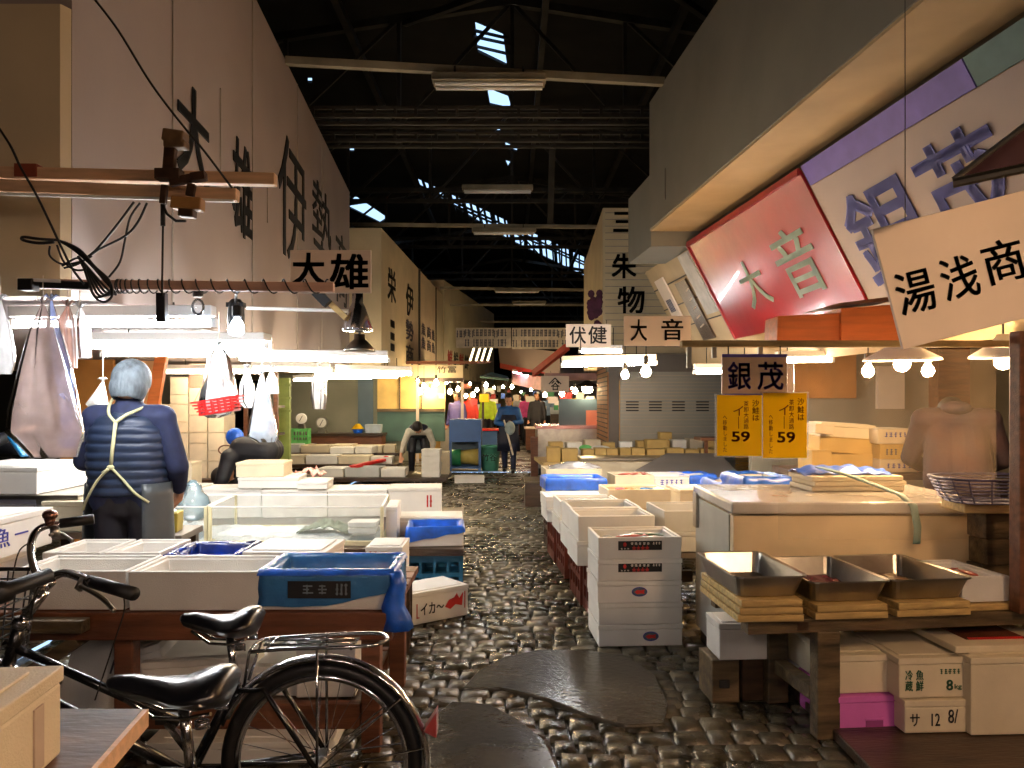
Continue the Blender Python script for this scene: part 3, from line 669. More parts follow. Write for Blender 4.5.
FB('upper foam box of the fourth pile under the blue-lined box',546,608,6.66,.475,.10,.42)
FB('open foam box wrapped in a bright blue liner, right side of the alley',547,606,7.02,.575,.11,.42,op=True,liner=(blueP,.1,.015))
for k,(dx,rz) in enumerate(((-.12,.4),(.1,2.9))): fish(('red fish at the left inside the blue-wrapped alley box','red fish at the right inside the blue-wrapped alley box')[k],(X(577,7.25)+dx,7.25,.645),.22,rz,fishR)
crate('brown crate under the blue-wrapped box, mostly hidden',(X(577,7.3),7.46,0),.55,.46,.36,m=woodD,group=None)
FB('foam box with a milky film over it behind the blue-wrapped box',546,602,7.75,.58,.13,.45,op=True,m=foam_c)
g=G(); cx=X(574,8); g.grid(lambda a,b:Vector((cx+(a-.5)*.52,8.0+(b-.5)*.44,.715+.05*math.sin(a*3.1)*math.sin(b*3.1)+.02*noise.noise(Vector((a*6,b*6,2))))),16,12)
tag(g.build('plastic_film',milky,smooth=True),'crumpled milky film over the box behind the blue-wrapped box','plastic film')
FB('foam box supporting the film-covered box behind the blue-wrapped one',547,604,7.75,.29,.29,.46,m=foam_c)
crate('low brown crate under the film-covered box',(X(574,8.0),8.0,0),.55,.46,.29,m=woodD)
# second column
def pedestal(label,u0,u1,d,h,dep,m=greyM):
    t=T('low_table',label,'table',(X((u0+u1)/2,d),d+dep/2,0),GR); w=X(u1,d)-X(u0,d)
    g=G(); g.box((0,0,h-.02),(w,dep,.04)); g.build('table_top',m,t,local=True,bevel=.004)
    for sx in (-1,1):
        for sy in (-1,1): g=G(); g.box((sx*(w/2-.05),sy*(dep/2-.05),h/2-.02),(.06,.06,h-.04)); g.build('leg',woodD,t,local=True)
    g=G(); g.mm((-w/2+.05,-.02,h*.3),(w/2-.05,.02,h*.3+.08)); g.build('stretcher',woodD,t,local=True)
    return t
pedestal('low dark table under the grey foam box beside the freezer',662,716,5.02,.42,.9)
FB('grey-white foam box lower one between the alley row and the freezer',666,740,5.0,.422,.13,.46,m=foam_g)
FB('open grey-white foam box between the alley row and the freezer',664,741,5.0,.552,.135,.46,op=True,m=foam_g)
pedestal('low table carrying the wide open box behind the alley row',624,735,6.35,.36,1.3)
FB('foam box under the wide open box with packages',609,668,6.45,.362,.15,.42,m=foam_c)
FB('wide open foam box holding small coloured packages',608,672,6.45,.512,.145,.42,op=True,m=foam_c)
FB('closed foam box right of the wide open box with packages',680,720,6.5,.362,.29,.42,m=foam_c)
for k,(dx,mm_,nm) in enumerate(((-.17,redP,'red'),(-.08,ochre,'orange'),(.06,blueT,'pale blue'),(.16,paperB,'white'))):
    g=G(); g.box((X(640,6.66)+dx,6.66,.60),(.09,.13,.1),rz=.3*k,top=(.8,.8)); tag(g.build('packet',mm_,bevel=.01),'%s packet standing in the wide open box'%nm,'packet')
FB('closed foam box with blue print beside the red fish box',655,690,7.95,.36,.27,.4,deco=(('stamp',-.13,.12,.17,.23,inkb,5),))
FB('open foam box full of red fish before the cream bin',615,655,7.95,.36,.27,.4,op=True,m=foam_c)
for k in range(3): fish(('red fish on the left of the open box beneath the cream bin','red fish in the middle of the open box beneath the cream bin','red fish on the right of the open box beneath the cream bin')[k],(X(626+k*9,8.15),8.12+.03*k,.62),.22,.5+.5*k,fishR)
FB('foam box wrapped in bulging blue plastic before the grey tarp',679,716,8.0,.36,.26,.42,op=True,liner=(blueP,.14,.02,False,lambda x,y:.06*(x<0),.02,4))
pedestal('long low table at the middle of the right stall',614,730,7.8,.358,.7)
# cream bin & grey tarp table
t=T('storage_bin','large cream bin with a pale rim behind the red fish box','bin',(0,0,0))
d=10.3; x0,x1=X(584,d),X(668,d); g=G(); g.mm((x0,d,.0),(x1,d+.45,.60)); g.build('body',foam_c,t,bevel=.01)
g=G(); g.mm((x0-.05,d-.05,.60),(x1+.05,d+.50,.635)); g.build('rim',steel,t,bevel=.005)
t=T('tarp_table','dark table covered with grey tarpaulin behind the blue-wrapped boxes','table',(0,0,0))
g=G(); d=8.75; g.slab([(X(622,d),d,.52),(X(745,d),d,.50),(2.66,10.,.70),(X(668,9.4)+.1,10.,.70)],(0,0,.02)); g.build('tarpaulin',greyM,t,bevel=.01)
g=G()
for u,dd in ((640,9.0),(735,9.0),(690,9.8),(710,9.8)): g.bar((X(u,dd),dd,0),(X(u,dd),dd,.5),.06)
g.build('legs',woodD,t)
# ---------------------------------------------------------------- FREEZER and things on it
t=T('chest_freezer','large cream chest freezer behind the steel trays','freezer',(1.72,4.2,0))
g=G(); g.mm((1.09,3.84,.08),(2.34,4.62,.83)); g.cur=1; g.mm((1.083,3.9,.08),(1.089,4.6,.83)); g.build('cabinet',[freezerF,freezerS],t,bevel=.01)
g=G(); g.mm((1.075,3.82,.84),(2.355,4.635,.90)); g.build('lid',[mat('freezer_lid',(190,186,180),.18,var=.06,coat=.4)],t,bevel=.012)
g=G(); g.mm((1.1,3.9,0),(2.3,4.55,.08)); g.build('base',black,t)
g=G(); g.mm((1.066,4.52,.66),(1.09,4.6,.86)); g.build('hinge',steel,t)
t0=None
for k in range(3):
    z=.902+k*.028; dx=(0,.012,-.006)[k]
    g=G(); g.box((1.88+dx,4.40,z+.013),(.52,.30,.026),rz=R(3+k)); o=g.build('styrofoam_sheet',foam_c,bevel=.006); tag(o,('lowest foam lid of the three stacked on the freezer','middle foam lid of the three stacked on the freezer','topmost foam lid on the freezer, under the blue film')[k],'foam sheet',group='foam sheets stacked on the freezer')
g=G(); g.grid(lambda a,b:Vector((1.60+a*.50,4.30+b*.22,.99+.032*(math.sin(a*3.14)*.7+.5)*(math.sin(b*3.14))+.02*noise.noise(Vector((a*9,b*5,7))))),36,14)
tag(g.build('blue_film_sheet',blueP,smooth=True,solid=.004),'crumpled bright blue film lying on the foam lids on the freezer','plastic film')
g=G(); pts=[Vector((1.70,4.33,1.025)),Vector((1.80,4.2,.995)),Vector((1.89,4.05,.955)),Vector((1.94,3.9,.925)),Vector((1.96,3.81,.88)),Vector((1.97,3.79,.78)),Vector((1.965,3.79,.70))]
g.loft([[p+Vector((-.018,-.0,.0)),p+Vector((.018,0,0)),p+Vector((.018,-.004,.006)),p+Vector((-.018,-.004,.006))] for p in pts]); tag(g.build('packing_strap',mat('strap',(112,148,140),.45),smooth=True),'grey-green packing strap trailing over the freezer edge','strap')
FB('open foam box with blue film bulging out behind the freezer, left',722,752,5.6,.56,.24,.4,op=True,liner=(blueP,.1,.02,False,None,.02,9))
FB('low foam box with blue film behind the freezer, right',745,790,5.2,.60,.28,.4,op=True,liner=(blueP,.09,.02,False,None,.02,12))
pedestal('low table hidden behind the freezer',727,800,5.15,.55,.68)
# ---------------------------------------------------------------- back table with cartons
t=T('stall_table','dark table piled with cartons behind the vinyl sheet','table',(3,6.3,0),0)
g=G(); g.mm((2.2,5.85,.80),(3.75,6.6,.85)); g.build('table_top',woodD,t)
for x in (2.25,3.7):
    for y in (5.9,6.55): g=G(); g.mm((x-.03,y-.03,0),(x+.03,y+.03,.8)); g.build('leg',woodD,t)
def carton(label,u0,u1,d,z0,h,dep,m=cardb,rz=0,deco=None,group=None,rot=None):
    return FB(label,u0,u1,d,z0,h,dep,rz=rz,m=m,lid=.004,ch=False,name='carton',cat='carton',deco=deco,group=group)
carton('brown carton at the left under the tilted foam box, behind the sheet',812,832,6.0,.852,.16,.3)
carton('brown carton in the middle of the pile behind the sheet',828,880,6.02,.852,.13,.34)
o=carton('wide brown carton tilted on the pile behind the sheet',822,878,6.05,.985,.12,.34); o.rotation_euler=(0,R(3.5),R(-5))
o=FB('cream foam box tilted on the brown cartons behind the sheet',826,878,6.05,1.105,.11,.34,m=foam_c); o.rotation_euler=(0,R(3.5),R(-5))
o=carton('small pale carton at the upper left of the pile behind the sheet',815,834,5.95,1.14,.075,.2,cardL); o.rotation_euler=(0,R(5),0)
carton('lowest pale carton beside the brown-jacketed vendor',880,918,5.9,.852,.10,.36,cardL,deco=(('stamp',-.1,.1,.03,.07,inkb,5),))
carton('brown carton between two pale ones beside the vendor',880,916,5.9,.952,.115,.36,cardb,deco=(('stamp',-.1,.0,.03,.08,inkg,3),))
carton('topmost pale carton with blue print beside the vendor',878,914,5.9,1.067,.115,.36,cardL,deco=(('stamp',-.09,.12,.05,.09,inkb,6),))
# ---------------------------------------------------------------- BENCH with steel trays
BR=R(7)
t=T('wooden_bench','mossy wooden bench carrying the steel trays','bench',(X(748,3.17),3.17,0),BR); B0=t
Lb=1.9
g=G(); g.mm((0,0,.445),(Lb,.07,.50)); g.cur=1; g.mm((.21,-.003,.455),(.26,.0,.49)); g.build('front_beam',[woodG,woodD],t,local=True,bevel=.006)
g=G(); g.mm((.02,.40,.445),(Lb,.46,.50)); g.build('back_beam',woodG,t,local=True,bevel=.006)
g=G(); 
for i in range(6): g.mm((.03+i*.3,.07,.47),(.27+i*.3,.40,.498))
g.build('top_boards',woodG,t,local=True,bevel=.004)
for (x,y) in ((.30,.0),(.27,.39),(1.60,.0),(1.60,.39)):
    g=G(); g.mm((x,y,0 if x<1 else .046),(x+.10,y+.07,.445)); g.build('leg',woodG,t,local=True,bevel=.006)
g=G(); g.mm((.30,.07,.14),(.36,.42,.20)); g.build('side_rail',woodG,t,local=True,bevel=.004)
MB_=wm(t)
def onbench(x,y,z): return MB_@Vector((x,y,z))
def tray(label,x,y,z,w0,w1,L_,h,rz):
    t=T('steel_tray',label,'tray',onbench(x,y,z),rz,group='deep steel fish trays on the bench')
    def rr(w,l,z_,r=.03):
        pts=[]
        for cx,cy,a0 in ((w/2-r,-l/2+r,-90),(w/2-r,l/2-r,0),(-w/2+r,l/2-r,90),(-w/2+r,-l/2+r,180)):
            for k in range(4): a=R(a0+30*k); pts.append(Vector((cx+r*math.cos(a),cy+r*math.sin(a),z_)))
        return pts
    g=G(); g.loft([rr(w0,L_-.07,0,.025),rr(w1,L_,h,.03),rr(w1+.022,L_+.022,h+.001,.04),rr(w1+.022,L_+.022,h-.005,.04),rr(w1+.016,L_+.016,h-.004,.04),rr(w1+.002,L_+.002,h-.004,.03),rr(w0+.003,L_-.066,-.002,.025)][:1]+[rr(w0,L_-.07,0,.025),rr(w1,L_,h,.03)],cap=True) if 0 else g.loft([rr(w0-.004,L_-.074,.003,.025),rr(w1-.004,L_-.004,h,.03),rr(w1+.022,L_+.022,h+.003,.04),rr(w1+.024,L_+.024,h-.004,.04),rr(w1,L_,h-.004,.03),rr(w0,L_-.07,0,.025)],cap=False)
    b=rr(w0-.004,L_-.074,.003,.025); g.add(b,[tuple(range(16))]); b=rr(w0,L_-.07,0,.025); g.add(b,[tuple(range(16))[::-1]])
    g.build('tray_body',steel,t,local=True,smooth=False); return t
PB='thin boards under the steel trays'
specs=((.105,3,.28),(.445,2,.32),(.80,2,.34))
names=('leftmost','middle','right')
for i,(x,n,w) in enumerate(specs):
    for k in range(n):
        g=G(); g.box(onbench(x,.235,.515+k*.031),(w*.98-.01*k,.52,.028),rz=BR+R(-4+ i*2+k*.6)); tag(g.build('serving_board',woodP,bevel=.004),'%s thin pale board under the %s steel tray'%((('lowest','middle','top')[k] if n==3 else ('lower','upper')[k]),names[i]),'board',group=PB)
    tray('%s deep steel tray on the mossy bench'%names[i],x,.235,.50+n*.031+.003 if i==0 else .565,w-.035,w+.012,.50,.088,BR+R((-3,-2,0)[i]))
tag(ice('pale pink fish scraps and water in the middle steel tray',onbench(.47,.25,.578),.2,.38,BR,.006,mat('pinkish',(150,70,90),.15,var=.4,scale=8)),None,'fish scraps')
tag(ice('shallow fish water in the right steel tray',onbench(.80,.25,.578),.22,.38,BR,.004,mat('tan_water',(150,120,90),.08,var=.3,scale=8)),None,'fish scraps')
g=G(); g.box(onbench(1.09,.225,.515),(.25,.4,.028),rz=BR); tag(g.build('serving_board',woodP,bevel=.004),'single pale board under the open foam box beside the post','board',group=PB)
t=fbox('open foam box with pink fish at the right end of the bench',onbench(1.09,.225,.532),.22,.36,.11,BR,op=True)
for k in range(2): fish(('pink fish at the left in the box beside the post','pink fish at the right in the box beside the post')[k],onbench(1.07+.06*k,.22,.615),.15,1.2+.5*k,fishR)
t=T('wooden_post','reddish wooden post standing at the right edge of the bench','post',onbench(1.215,.0,.5),BR)
g=G(); g.mm((-.045,-.05,.003),(.09,.015,1.19)); g.build('post',woodR,t,local=True,bevel=.006)
g=G(); g.mm((.03,-.065,1.0),(.2,-.05,1.07)); g.build('cleat',woodD,t,local=True)
# block stand with wire basket
t=T('block_stand','rough wooden block stand with a pale top plank near the post','stand',(2.22,3.72,0))
g=G(); 
for i in range(3): g.box((2.36+.01*(i%2),3.72,.562+i*.125),(.32,.13,.122),rz=R(2*(i%3)+3))
g.build('blocks',woodG,t,bevel=.006)
g=G(); g.box((2.33,3.67,.905),(.50,.22,.05),rz=R(-3)); g.build('top_plank',woodP,t,bevel=.006)
def wirebasket(label,c,w,d,h,m,tp=.75,name='wire_basket',n1=7,n2=14,r=.0035,mats=None):
    t=T(name,label,'basket',c)
    def ring(k,z): 
        a,b=w/2*k,d/2*k; return [Vector((a*math.copysign(abs(math.cos(q))**.6,math.cos(q)),b*math.copysign(abs(math.sin(q))**.6,math.sin(q)),z)) for q in [2*math.pi*i/28 for i in range(28)]]
    g=G(); g.tube(ring(1,h),r*1.8,6,loop=True); g.build('rim',m,t,local=True)
    g=G()
    for i in range(n1): f=i/n1; g.tube(ring(tp+(1-tp)*f**.7,h*f),r,5,loop=True)
    a=ring(tp,0); b_=ring(1,h); mid=ring(tp+(1-tp)*.6**.7,h*.6)
    for i in range(0,28,28//n2 or 1): g.tube([a[i],mid[i],b_[i]],r,5)
    for i in range(1,14): g.tube([a[i],a[28-i]],r,4)
    for i in range(-6,7): 
        y=d/2*tp*i/7; g.tube([(-w/2*tp*.9,y,0),(w/2*tp*.9,y,0)],r,4)
    g.build('mesh',m,t,local=True); return t
wirebasket('bluish wire basket on the plank beside the wooden post',(2.23,3.62,.932),.52,.34,.11,mat('wire_blue',(84,84,120),.4,metal=.3))
# boxes under the bench
g=G(); g.mm((X(868,2.9),2.75,0),(3.2,3.75,.045)); tag(g.build('duckboard',woodD,bevel=.006),'dark wet board lying on the cobbles under the right boxes','board')
FB('purple-pink foam box on the ground beside the bench leg',839,903,3.22,.0,.175,.36,rz=R(5),m=pink,deco=(('notch',),))
t=FB('white foam box on top of the purple-pink one',836,893,3.24,.178,.16,.46,rz=R(5),m=foam_c)
FB('foam box on the ground with black brush writing beside the pink one',905,969,3.16,.048,.135,.38,rz=R(3),m=foam_c)
wb=C.objects[-1]
t=FB('foam box marked 8 with green print on the brush-written box',899,968,3.17,.186,.165,.36,rz=R(4),m=foam_c)
d=.36/2
def boxtext(t,body,x,z,w,h,m,dep,bold=.0):
    M=wm(t); o=M@Vector((x,-dep/2-.001,z)); xd=(M.to_3x3()@Vector((1,0,0))); lettering(body,m,t,o,xd,(0,0,1),w,h,bold=bold)
boxtext(t,'8',.06,.03,.026,.042,mat('green_ink',(30,90,60),.6),.36,.02)
mg=MC['green_ink']; boxtext(t,'kg',.094,.03,.03,.024,mg,.36)
boxtext(t,'冷\n蔵',-.115,.03,.032,.085,mg,.36); boxtext(t,'魚\n鮮',-.07,.03,.032,.085,mg,.36)
g=G(); marks(g,.03,.12,.095,.118,-.182,random.Random(4),5); g.build('printed_mark',mg,t,local=True)
# brush writing on the lower box
bt=[o for o in C.objects if o.get('label')=='foam box on the ground with black brush writing beside the pink one'][0]
boxtext(bt,'サ',-.11,.03,.04,.05,ink,.38,.0); boxtext(bt,'12',-.02,.03,.035,.05,ink,.38); boxtext(bt,'8/',.05,.04,.04,.055,ink,.38)
FB('tall foam box at the right end of the row under the bench',971,1042,3.14,.048,.315,.42,rz=R(3),m=foam_c)
t=FB('second tall foam box at the far right under the bench, cut by the frame',1046,1120,3.14,.048,.30,.42,rz=R(3),m=foam_c)
t=T('styrofoam_cover','loose foam cover with a red sheet lying over the tall box','foam cover',(X(1000,3.18)+.03,3.40,.366),R(4))
g=G(); g.box((0,0,.016),(.46,.42,.03)); g.build('lid_body',foam_c,t,local=True,bevel=.006)
g=G(); g.box((.0,-.02,.034),(.26,.22,.005)); g.cur=1; g.box((0,-.125,.034),(.24,.01,.008)); g.build('red_insert',[mat('red_brown_film',(120,66,48),.2,var=.3,scale=5),redP],t,local=True)
# second row of boxes seen behind, under the bench
FB('white foam box behind the bench leg, pushed far under the bench',790,856,3.70,.10,.24,.2,rz=R(3))
crate('dark low crate behind the bench leg under the white box',(X(822,3.8)+.02,3.78,0),.3,.08,.1,m=woodD,rz=R(3))
# white box on a wood block by the freezer
g=G(); g.box((.98,3.70,.1),(.13,.2,.199),rz=R(4)); g.cur=1; g.box((.98,3.598,.09),(.05,.012,.04)); tag(g.build('wood_block',[woodG,ink],bevel=.006),'squared wood block on the cobbles left of the bench','block')
g=G(); g.box((1.115,3.72,.1),(.1,.18,.199),rz=R(4)); tag(g.build('wood_block',woodD,bevel=.006),'darker wood block behind the left one, under the same box','block')
FB('white foam box on two wood blocks in front of the freezer',722,790,3.86,.142,.19,.26,rz=R(0),m=foam_g) if 0 else fbox('white foam box on two wood blocks beside the freezer',(1.07,3.70,.20),.24,.2,.17,R(3))
# dark plinth and timber in mid alley
g=G(); g.mm((X(525,10.2),10.2,0),(X(542,10.2)+.03,10.8,.31)); g.cur=1; g.mm((X(525,10.2)-.01,10.18,.31),(X(542,10.2)+.04,10.82,.34)); tag(g.build('wooden_chest',[woodD,woodG],bevel=.01),'dark squat chest on the cobbles at the mid right of the alley','chest')
g=G(); g.mm((X(531,14.2),14.2,0),(X(538,14.2),14.5,.72)); tag(g.build('timber_stand',woodR),'narrow brown timber stand by the steel counter','stand')
# carton table
t=T('carton_table','low wooden table crowded with small cartons, right of the alley','table',(1.5,11.3,0))
d=10.9; g=G(); g.hexa([Vector(p) for p in ((X(543,d),d,.47),(X(730,d),d,.47),(X(730,d)+.1,12.1,.47),(X(534,12.1),12.1,.47),(X(543,d),d,.52),(X(730,d),d,.52),(X(730,d)+.1,12.1,.52),(X(534,12.1),12.1,.52))]); g.build('table_top',woodP,t)
g=G(); 
for x,y in ((X(546,d),11),(X(725,d),11),(X(546,d),12),(X(725,d),12),(1.5,11)): g.mm((x,y,0),(x+.06,y+.06,.47))
g.build('legs',woodD,t)
rng=random.Random(11)
row1=[(547,560,.17),(562,578,.13),(583,594,.11),(595,606,.14),(607,618,.13),(620,631,.14),(632,645,.15),(647,665,.12),(667,684,.14),(686,699,.11),(701,716,.13)]
GC='small cartons on the low table by the shutter'
for k,(a,b_,h) in enumerate(row1):
    carton('small brown carton in the front row on the low table by the shutter',a,b_,11.0,.522,h*.5+.125,.26,cardb,rng.uniform(-.05,.05),group=GC)
for k in range(10):
    a=550+k*17.5; mm_=(cardb,paperB,cardL,cardb,white,cardb)[k%6]
    carton('small carton or white pack in the back row on the low table',a,a+12+rng.random()*4,11.65,.522,.24+.06*rng.random(),.26,mm_,rng.uniform(-.1,.1),group='back row of cartons by the shutter')
carton('taller brown carton standing out at the middle of the low table',647,668,11.35,.522,.30,.25)
carton('upright brown carton in front of the shutter slots',660,672,12.0,.522,.38,.2)
g=G(); g.ell((X(586,11.3),11.35,.70),(.10,.08,.05),12,6); tag(g.build('wrapped_bundle',crateG,smooth=True),'bright green wrapped bundle on the carton table','bundle')
g=G(); g.ell((X(600,11.3),11.35,.69),(.16,.1,.05),12,6); tag(g.build('wrapped_bundle',paperB,smooth=True),'white wrapped bundle right of the green one','bundle')
t=T('side_table','small brown table in front of the shutter beside the yellow posters','table',(0,0,0))
g=G(); g.mm((X(701,10.3),10.3,.86),(X(722,10.3),10.7,.90)); g.build('table_top',woodR,t); g=G(); g.mm((X(706,10.3),10.35,0),(X(709,10.3),10.4,.86)); g.mm((X(718,10.3),10.35,0),(X(720,10.3),10.4,.86)); g.build('legs',woodR,t)
# steel counter + slate panel
t=T('steel_counter','long steel counter beside the striped brick pier','counter',(0,0,0)); d=14.6
g=G(); g.mm((X(537,d),d,.12),(X(598,d),d+1.1,.86)); g.build('cabinet',steel,t,bevel=.01); g=G(); g.mm((X(536,d),d-.04,.86),(X(599,d),d+1.15,.92)); g.build('top_sheet',mat('pink_steel',(200,150,150),.25,metal=.6),t)
g=G(); g.mm((X(539,d),d+.05,0),(X(597,d),d+1,.12)); g.build('plinth',black,t)
g=G(); g.mm((X(559,15),15.0,.92),(X(600,15),15.1,1.42)); g.cur=1; g.mm((X(586,15),14.98,.92),(X(600,15),15.0,1.2)); tag(g.build('display_board',[slate,cardP]),'blue-grey upright board standing on the steel counter','board')
# ================================================================ LEFT SIDE
# near bench
t=T('market_bench','brown wooden bench carrying the near row of open foam boxes','bench',(X(392,3.07),3.07,0),R(0)); LBN=t
xr=X(392,3.07); xl=-2.75
g=G(); g.mm((xl,3.07,.452),(xr,3.13,.562)); g.build('front_beam',woodR,t,bevel=.006)
g=G(); 
for i in range(6): g.mm((xl,3.14+i*.135,.53),(xr,3.14+i*.135+.12,.562))
g.build('top_boards',woodR,t,bevel=.003)
for u in (116,365):
    for dd in (3.09,3.80):
        g=G(); x=X(u,3.07); g.mm((x-.02,dd,0),(x+.055,dd+.07,.452)); g.build('leg',woodR,t,bevel=.005)
g=G(); g.mm((X(116,3.09)+.05,3.10,.09),(X(365,3.09)-.02,3.15,.19)); g.build('front_rail',woodR,t,bevel=.005)
g=G(); g.mm((X(116,3.09)+.05,3.78,.09),(X(365,3.09)-.02,3.83,.19)); g.build('back_rail',woodR,t,bevel=.005)
g=G(); g.mm((X(112,3.09)+.05,3.15,.16),(X(365,3.09)-.02,3.78,.185)); g.build('lower_shelf',woodD,t,bevel=.003)
g=G(); g.bar((-2.35,3.12,.03),(-1.72,3.12,.45),.09,.05); g.build('diagonal_brace',woodG,t,bevel=.004)
g=G(); g.mm((xl,3.0,.50),(X(92,3.07),3.06,.55)); g.build('edge_plank',woodG,t,bevel=.004)
z=.565; H=.155
FB('open empty foam box behind the bicycle handlebars, leftmost of the near row',8,126,3.10,z,H,.33,rz=R(0),op=True)
FB('open empty foam box in the middle of the near row, left of the blue-lined box',128,259,3.09,z,H,.33,rz=R(0),op=True)
t=FB('open box with big blue liner and black label, right end of near row',261,392,3.10,z,H,.34,rz=R(0),op=True,liner=(blueT,.135,.010,True,lambda x,y:(-.05*max(0,x) if y<-.5 else 0)+(.10 if x>.97 and y<.3 else 0),.005,3))
w=(X(392,3.10)-X(261,3.10)); g=G(); g.mm((-w*.29,-.183,.05),(w*.19,-.181,.118)); g.cur=1; marks(g,-w*.2,w*.03,.065,.105,-.184,random.Random(2),2); marks(g,w*.07,w*.17,.06,.11,-.184,random.Random(3),3)
g.build('black_label',[ink,mat('dim_print',(120,130,140),.5)],t,local=True)
# crumpled bright blue rim and tail
g=G(); rng=random.Random(4)
def rimring(w2,d2,z,a,s,n=72):
    pts=[]; per=[(-w2,-d2),(w2,-d2),(w2,d2),(-w2,d2)]
    for i in range(n):
        tt=i/n*4; k=int(tt); f=tt-k; p,q=per[k],per[(k+1)%4]; x,y=p[0]+(q[0]-p[0])*f,p[1]+(q[1]-p[1])*f
        e=noise.noise(Vector((x*22,y*22,s)))*a; pts.append(Vector((x*(1+e*3),y*(1+e*3),z+abs(e)*1.5)))
    return pts
g.loft([rimring(w/2-.03,.14,.11,.010,1),rimring(w/2-.012,.155,.158,.008,2),rimring(w/2+.008,.176,.160,.006,3),rimring(w/2+.014,.184,.138,.010,4)],cap=False)
xe=w/2+.01
g.loft([[Vector((xe+dx*(.02+.03*k/5)*s_+.012*math.sin(k*1.7),-.15+dy*(.03+.02*k/5),.15-.045*k)) for dx,dy,s_ in ((-1,-1,1),(0,-1.4,1),(1,-1,1),(1.3,0,1),(1,1,1),(0,1.2,1),(-1,1,1))] for k in range(6)])
o=g.build('liner_rim',blueP,t,local=True,smooth=True); o['label']='bright blue crumpled edge and hanging corner of the liner'
FB('open foam box in the second row directly behind the handlebars',42,100,3.48,z,H,.34,rz=R(0),op=True)
FB('open foam box in the second row left of the dark blue lined one',104,160,3.48,z,H,.34,rz=R(0),op=True)
FB('open box with shiny dark blue liner in the second row',164,236,3.50,z,H-.02,.34,rz=R(0),op=True,liner=(blueD,.05,.01,True,None,.012,5))
FB('closed foam box with white lid behind the blue-lined box',243,325,3.50,z,H,.34,rz=R(-3))
g=G(); g.box((X(384,4.3),4.4,.49),(.18,.2,.2)); 
t=FB('small pinkish-printed foam box at the right end behind the blue liner',366,402,4.3,.40,.19,.3,rz=R(0),deco=(('stamp',-.09,-.03,.14,.17,inkr,2),))
crate('dark crate under the small pinkish-printed foam box',(X(384,4.3),4.46,0),.24,.3,.398,m=woodD)
FB('foam box with scribbled blue characters, left edge above the near row',-70,14,3.2,z+.155,.175,.58,rz=R(-17) if 0 else R(8))
b=C.objects[-1]
tt=[o for o in C.objects if o.get('label')=='foam box with scribbled blue characters, left edge above the near row'][0]
tt.location=(-2.36,3.42,z+.003+.15); tt.rotation_euler=(0,0,R(0)); 
M=wm(tt); lettering('魚 一',inkb,tt,Vector((-2.36+.175,3.30,z+.20)),(0,1,0),(0,0,1),.22,.085)
fbox('foam box at the left edge beneath the scribbled one',(-2.42,3.40,z),.38,.5,.15,0)
# under the near bench
def tbox(label,loc,w,d,h,rot): return fbox(label,loc,w,d,h,0,rot=rot)
o=tbox('foam box leaning on edge under the bench behind the front leg',(X(88,3.25)-.03,3.34,.06),.28,.12,.42,(0,R(16),R(12)))
M=wm(o); lettering('10',inkg,o,M@Vector((.03,-.062,.2)),M.to_3x3()@Vector((1,0,0)),M.to_3x3()@Vector((0,0,1)),.06,.06)
tbox('foam box lid side up lying on the lower shelf under the bench',(X(205,3.4),3.42,.19),.44,.36,.13,(0,R(0),R(10)))
tbox('foam box tipped against another, between the front bench legs',(X(150,3.3),3.42,.20),.16,.34,.17,(0,R(-16),R(8)))
tbox('tall foam box standing on the lower shelf beside the right bench leg',(X(332,3.3),3.30,.19),.24,.26,.26,(0,0,R(2)))
tbox('small foam box on the lower shelf behind the bicycle wheel',(X(285,3.3),3.32,.19),.19,.26,.12,(0,0,R(-4)))
tbox('low foam tray on the ground under the bench behind the wheel',(X(262,3.3),3.2,.0),.7,.4,.085,(0,0,R(1)))
# foam box with red writing on the alley floor
t=fbox('foam box with red and black writing lying on the cobbles by the blue crates',(-.60,5.06,.0),.48,.30,.20,R(38))
t.location=(X(428,5.0)-.03,5.06,0)
M=wm(t); xd=M.to_3x3()@Vector((1,0,0)); lettering('イカ～',ink,t,M@Vector((-.12,-.152,.055)),xd,(0,0,1),.17,.07,bold=.01)
g=G(); g.prism([(.06,-.1515,.08),(.09,-.1515,.12),(.13,-.1515,.13),(.15,-.1515,.155),(.17,-.1515,.12),(.20,-.1515,.155),(.19,-.1515,.07),(.14,-.1515,.085),(.10,-.1515,.06)],(0,-.002,0)); g.build('red_emblem',inkr,t,local=True); g=G(); g.mm((.21,-.1535,.05),(.216,-.1515,.16)); g.build('red_bar',inkr,t,local=True); g=G(); g.mm((-.15,-.1535,.04),(-.144,-.1515,.13)); g.mm((-.15,-.1535,.04),(-.13,-.1515,.046)); g.build('red_bracket',inkr,t,local=True)
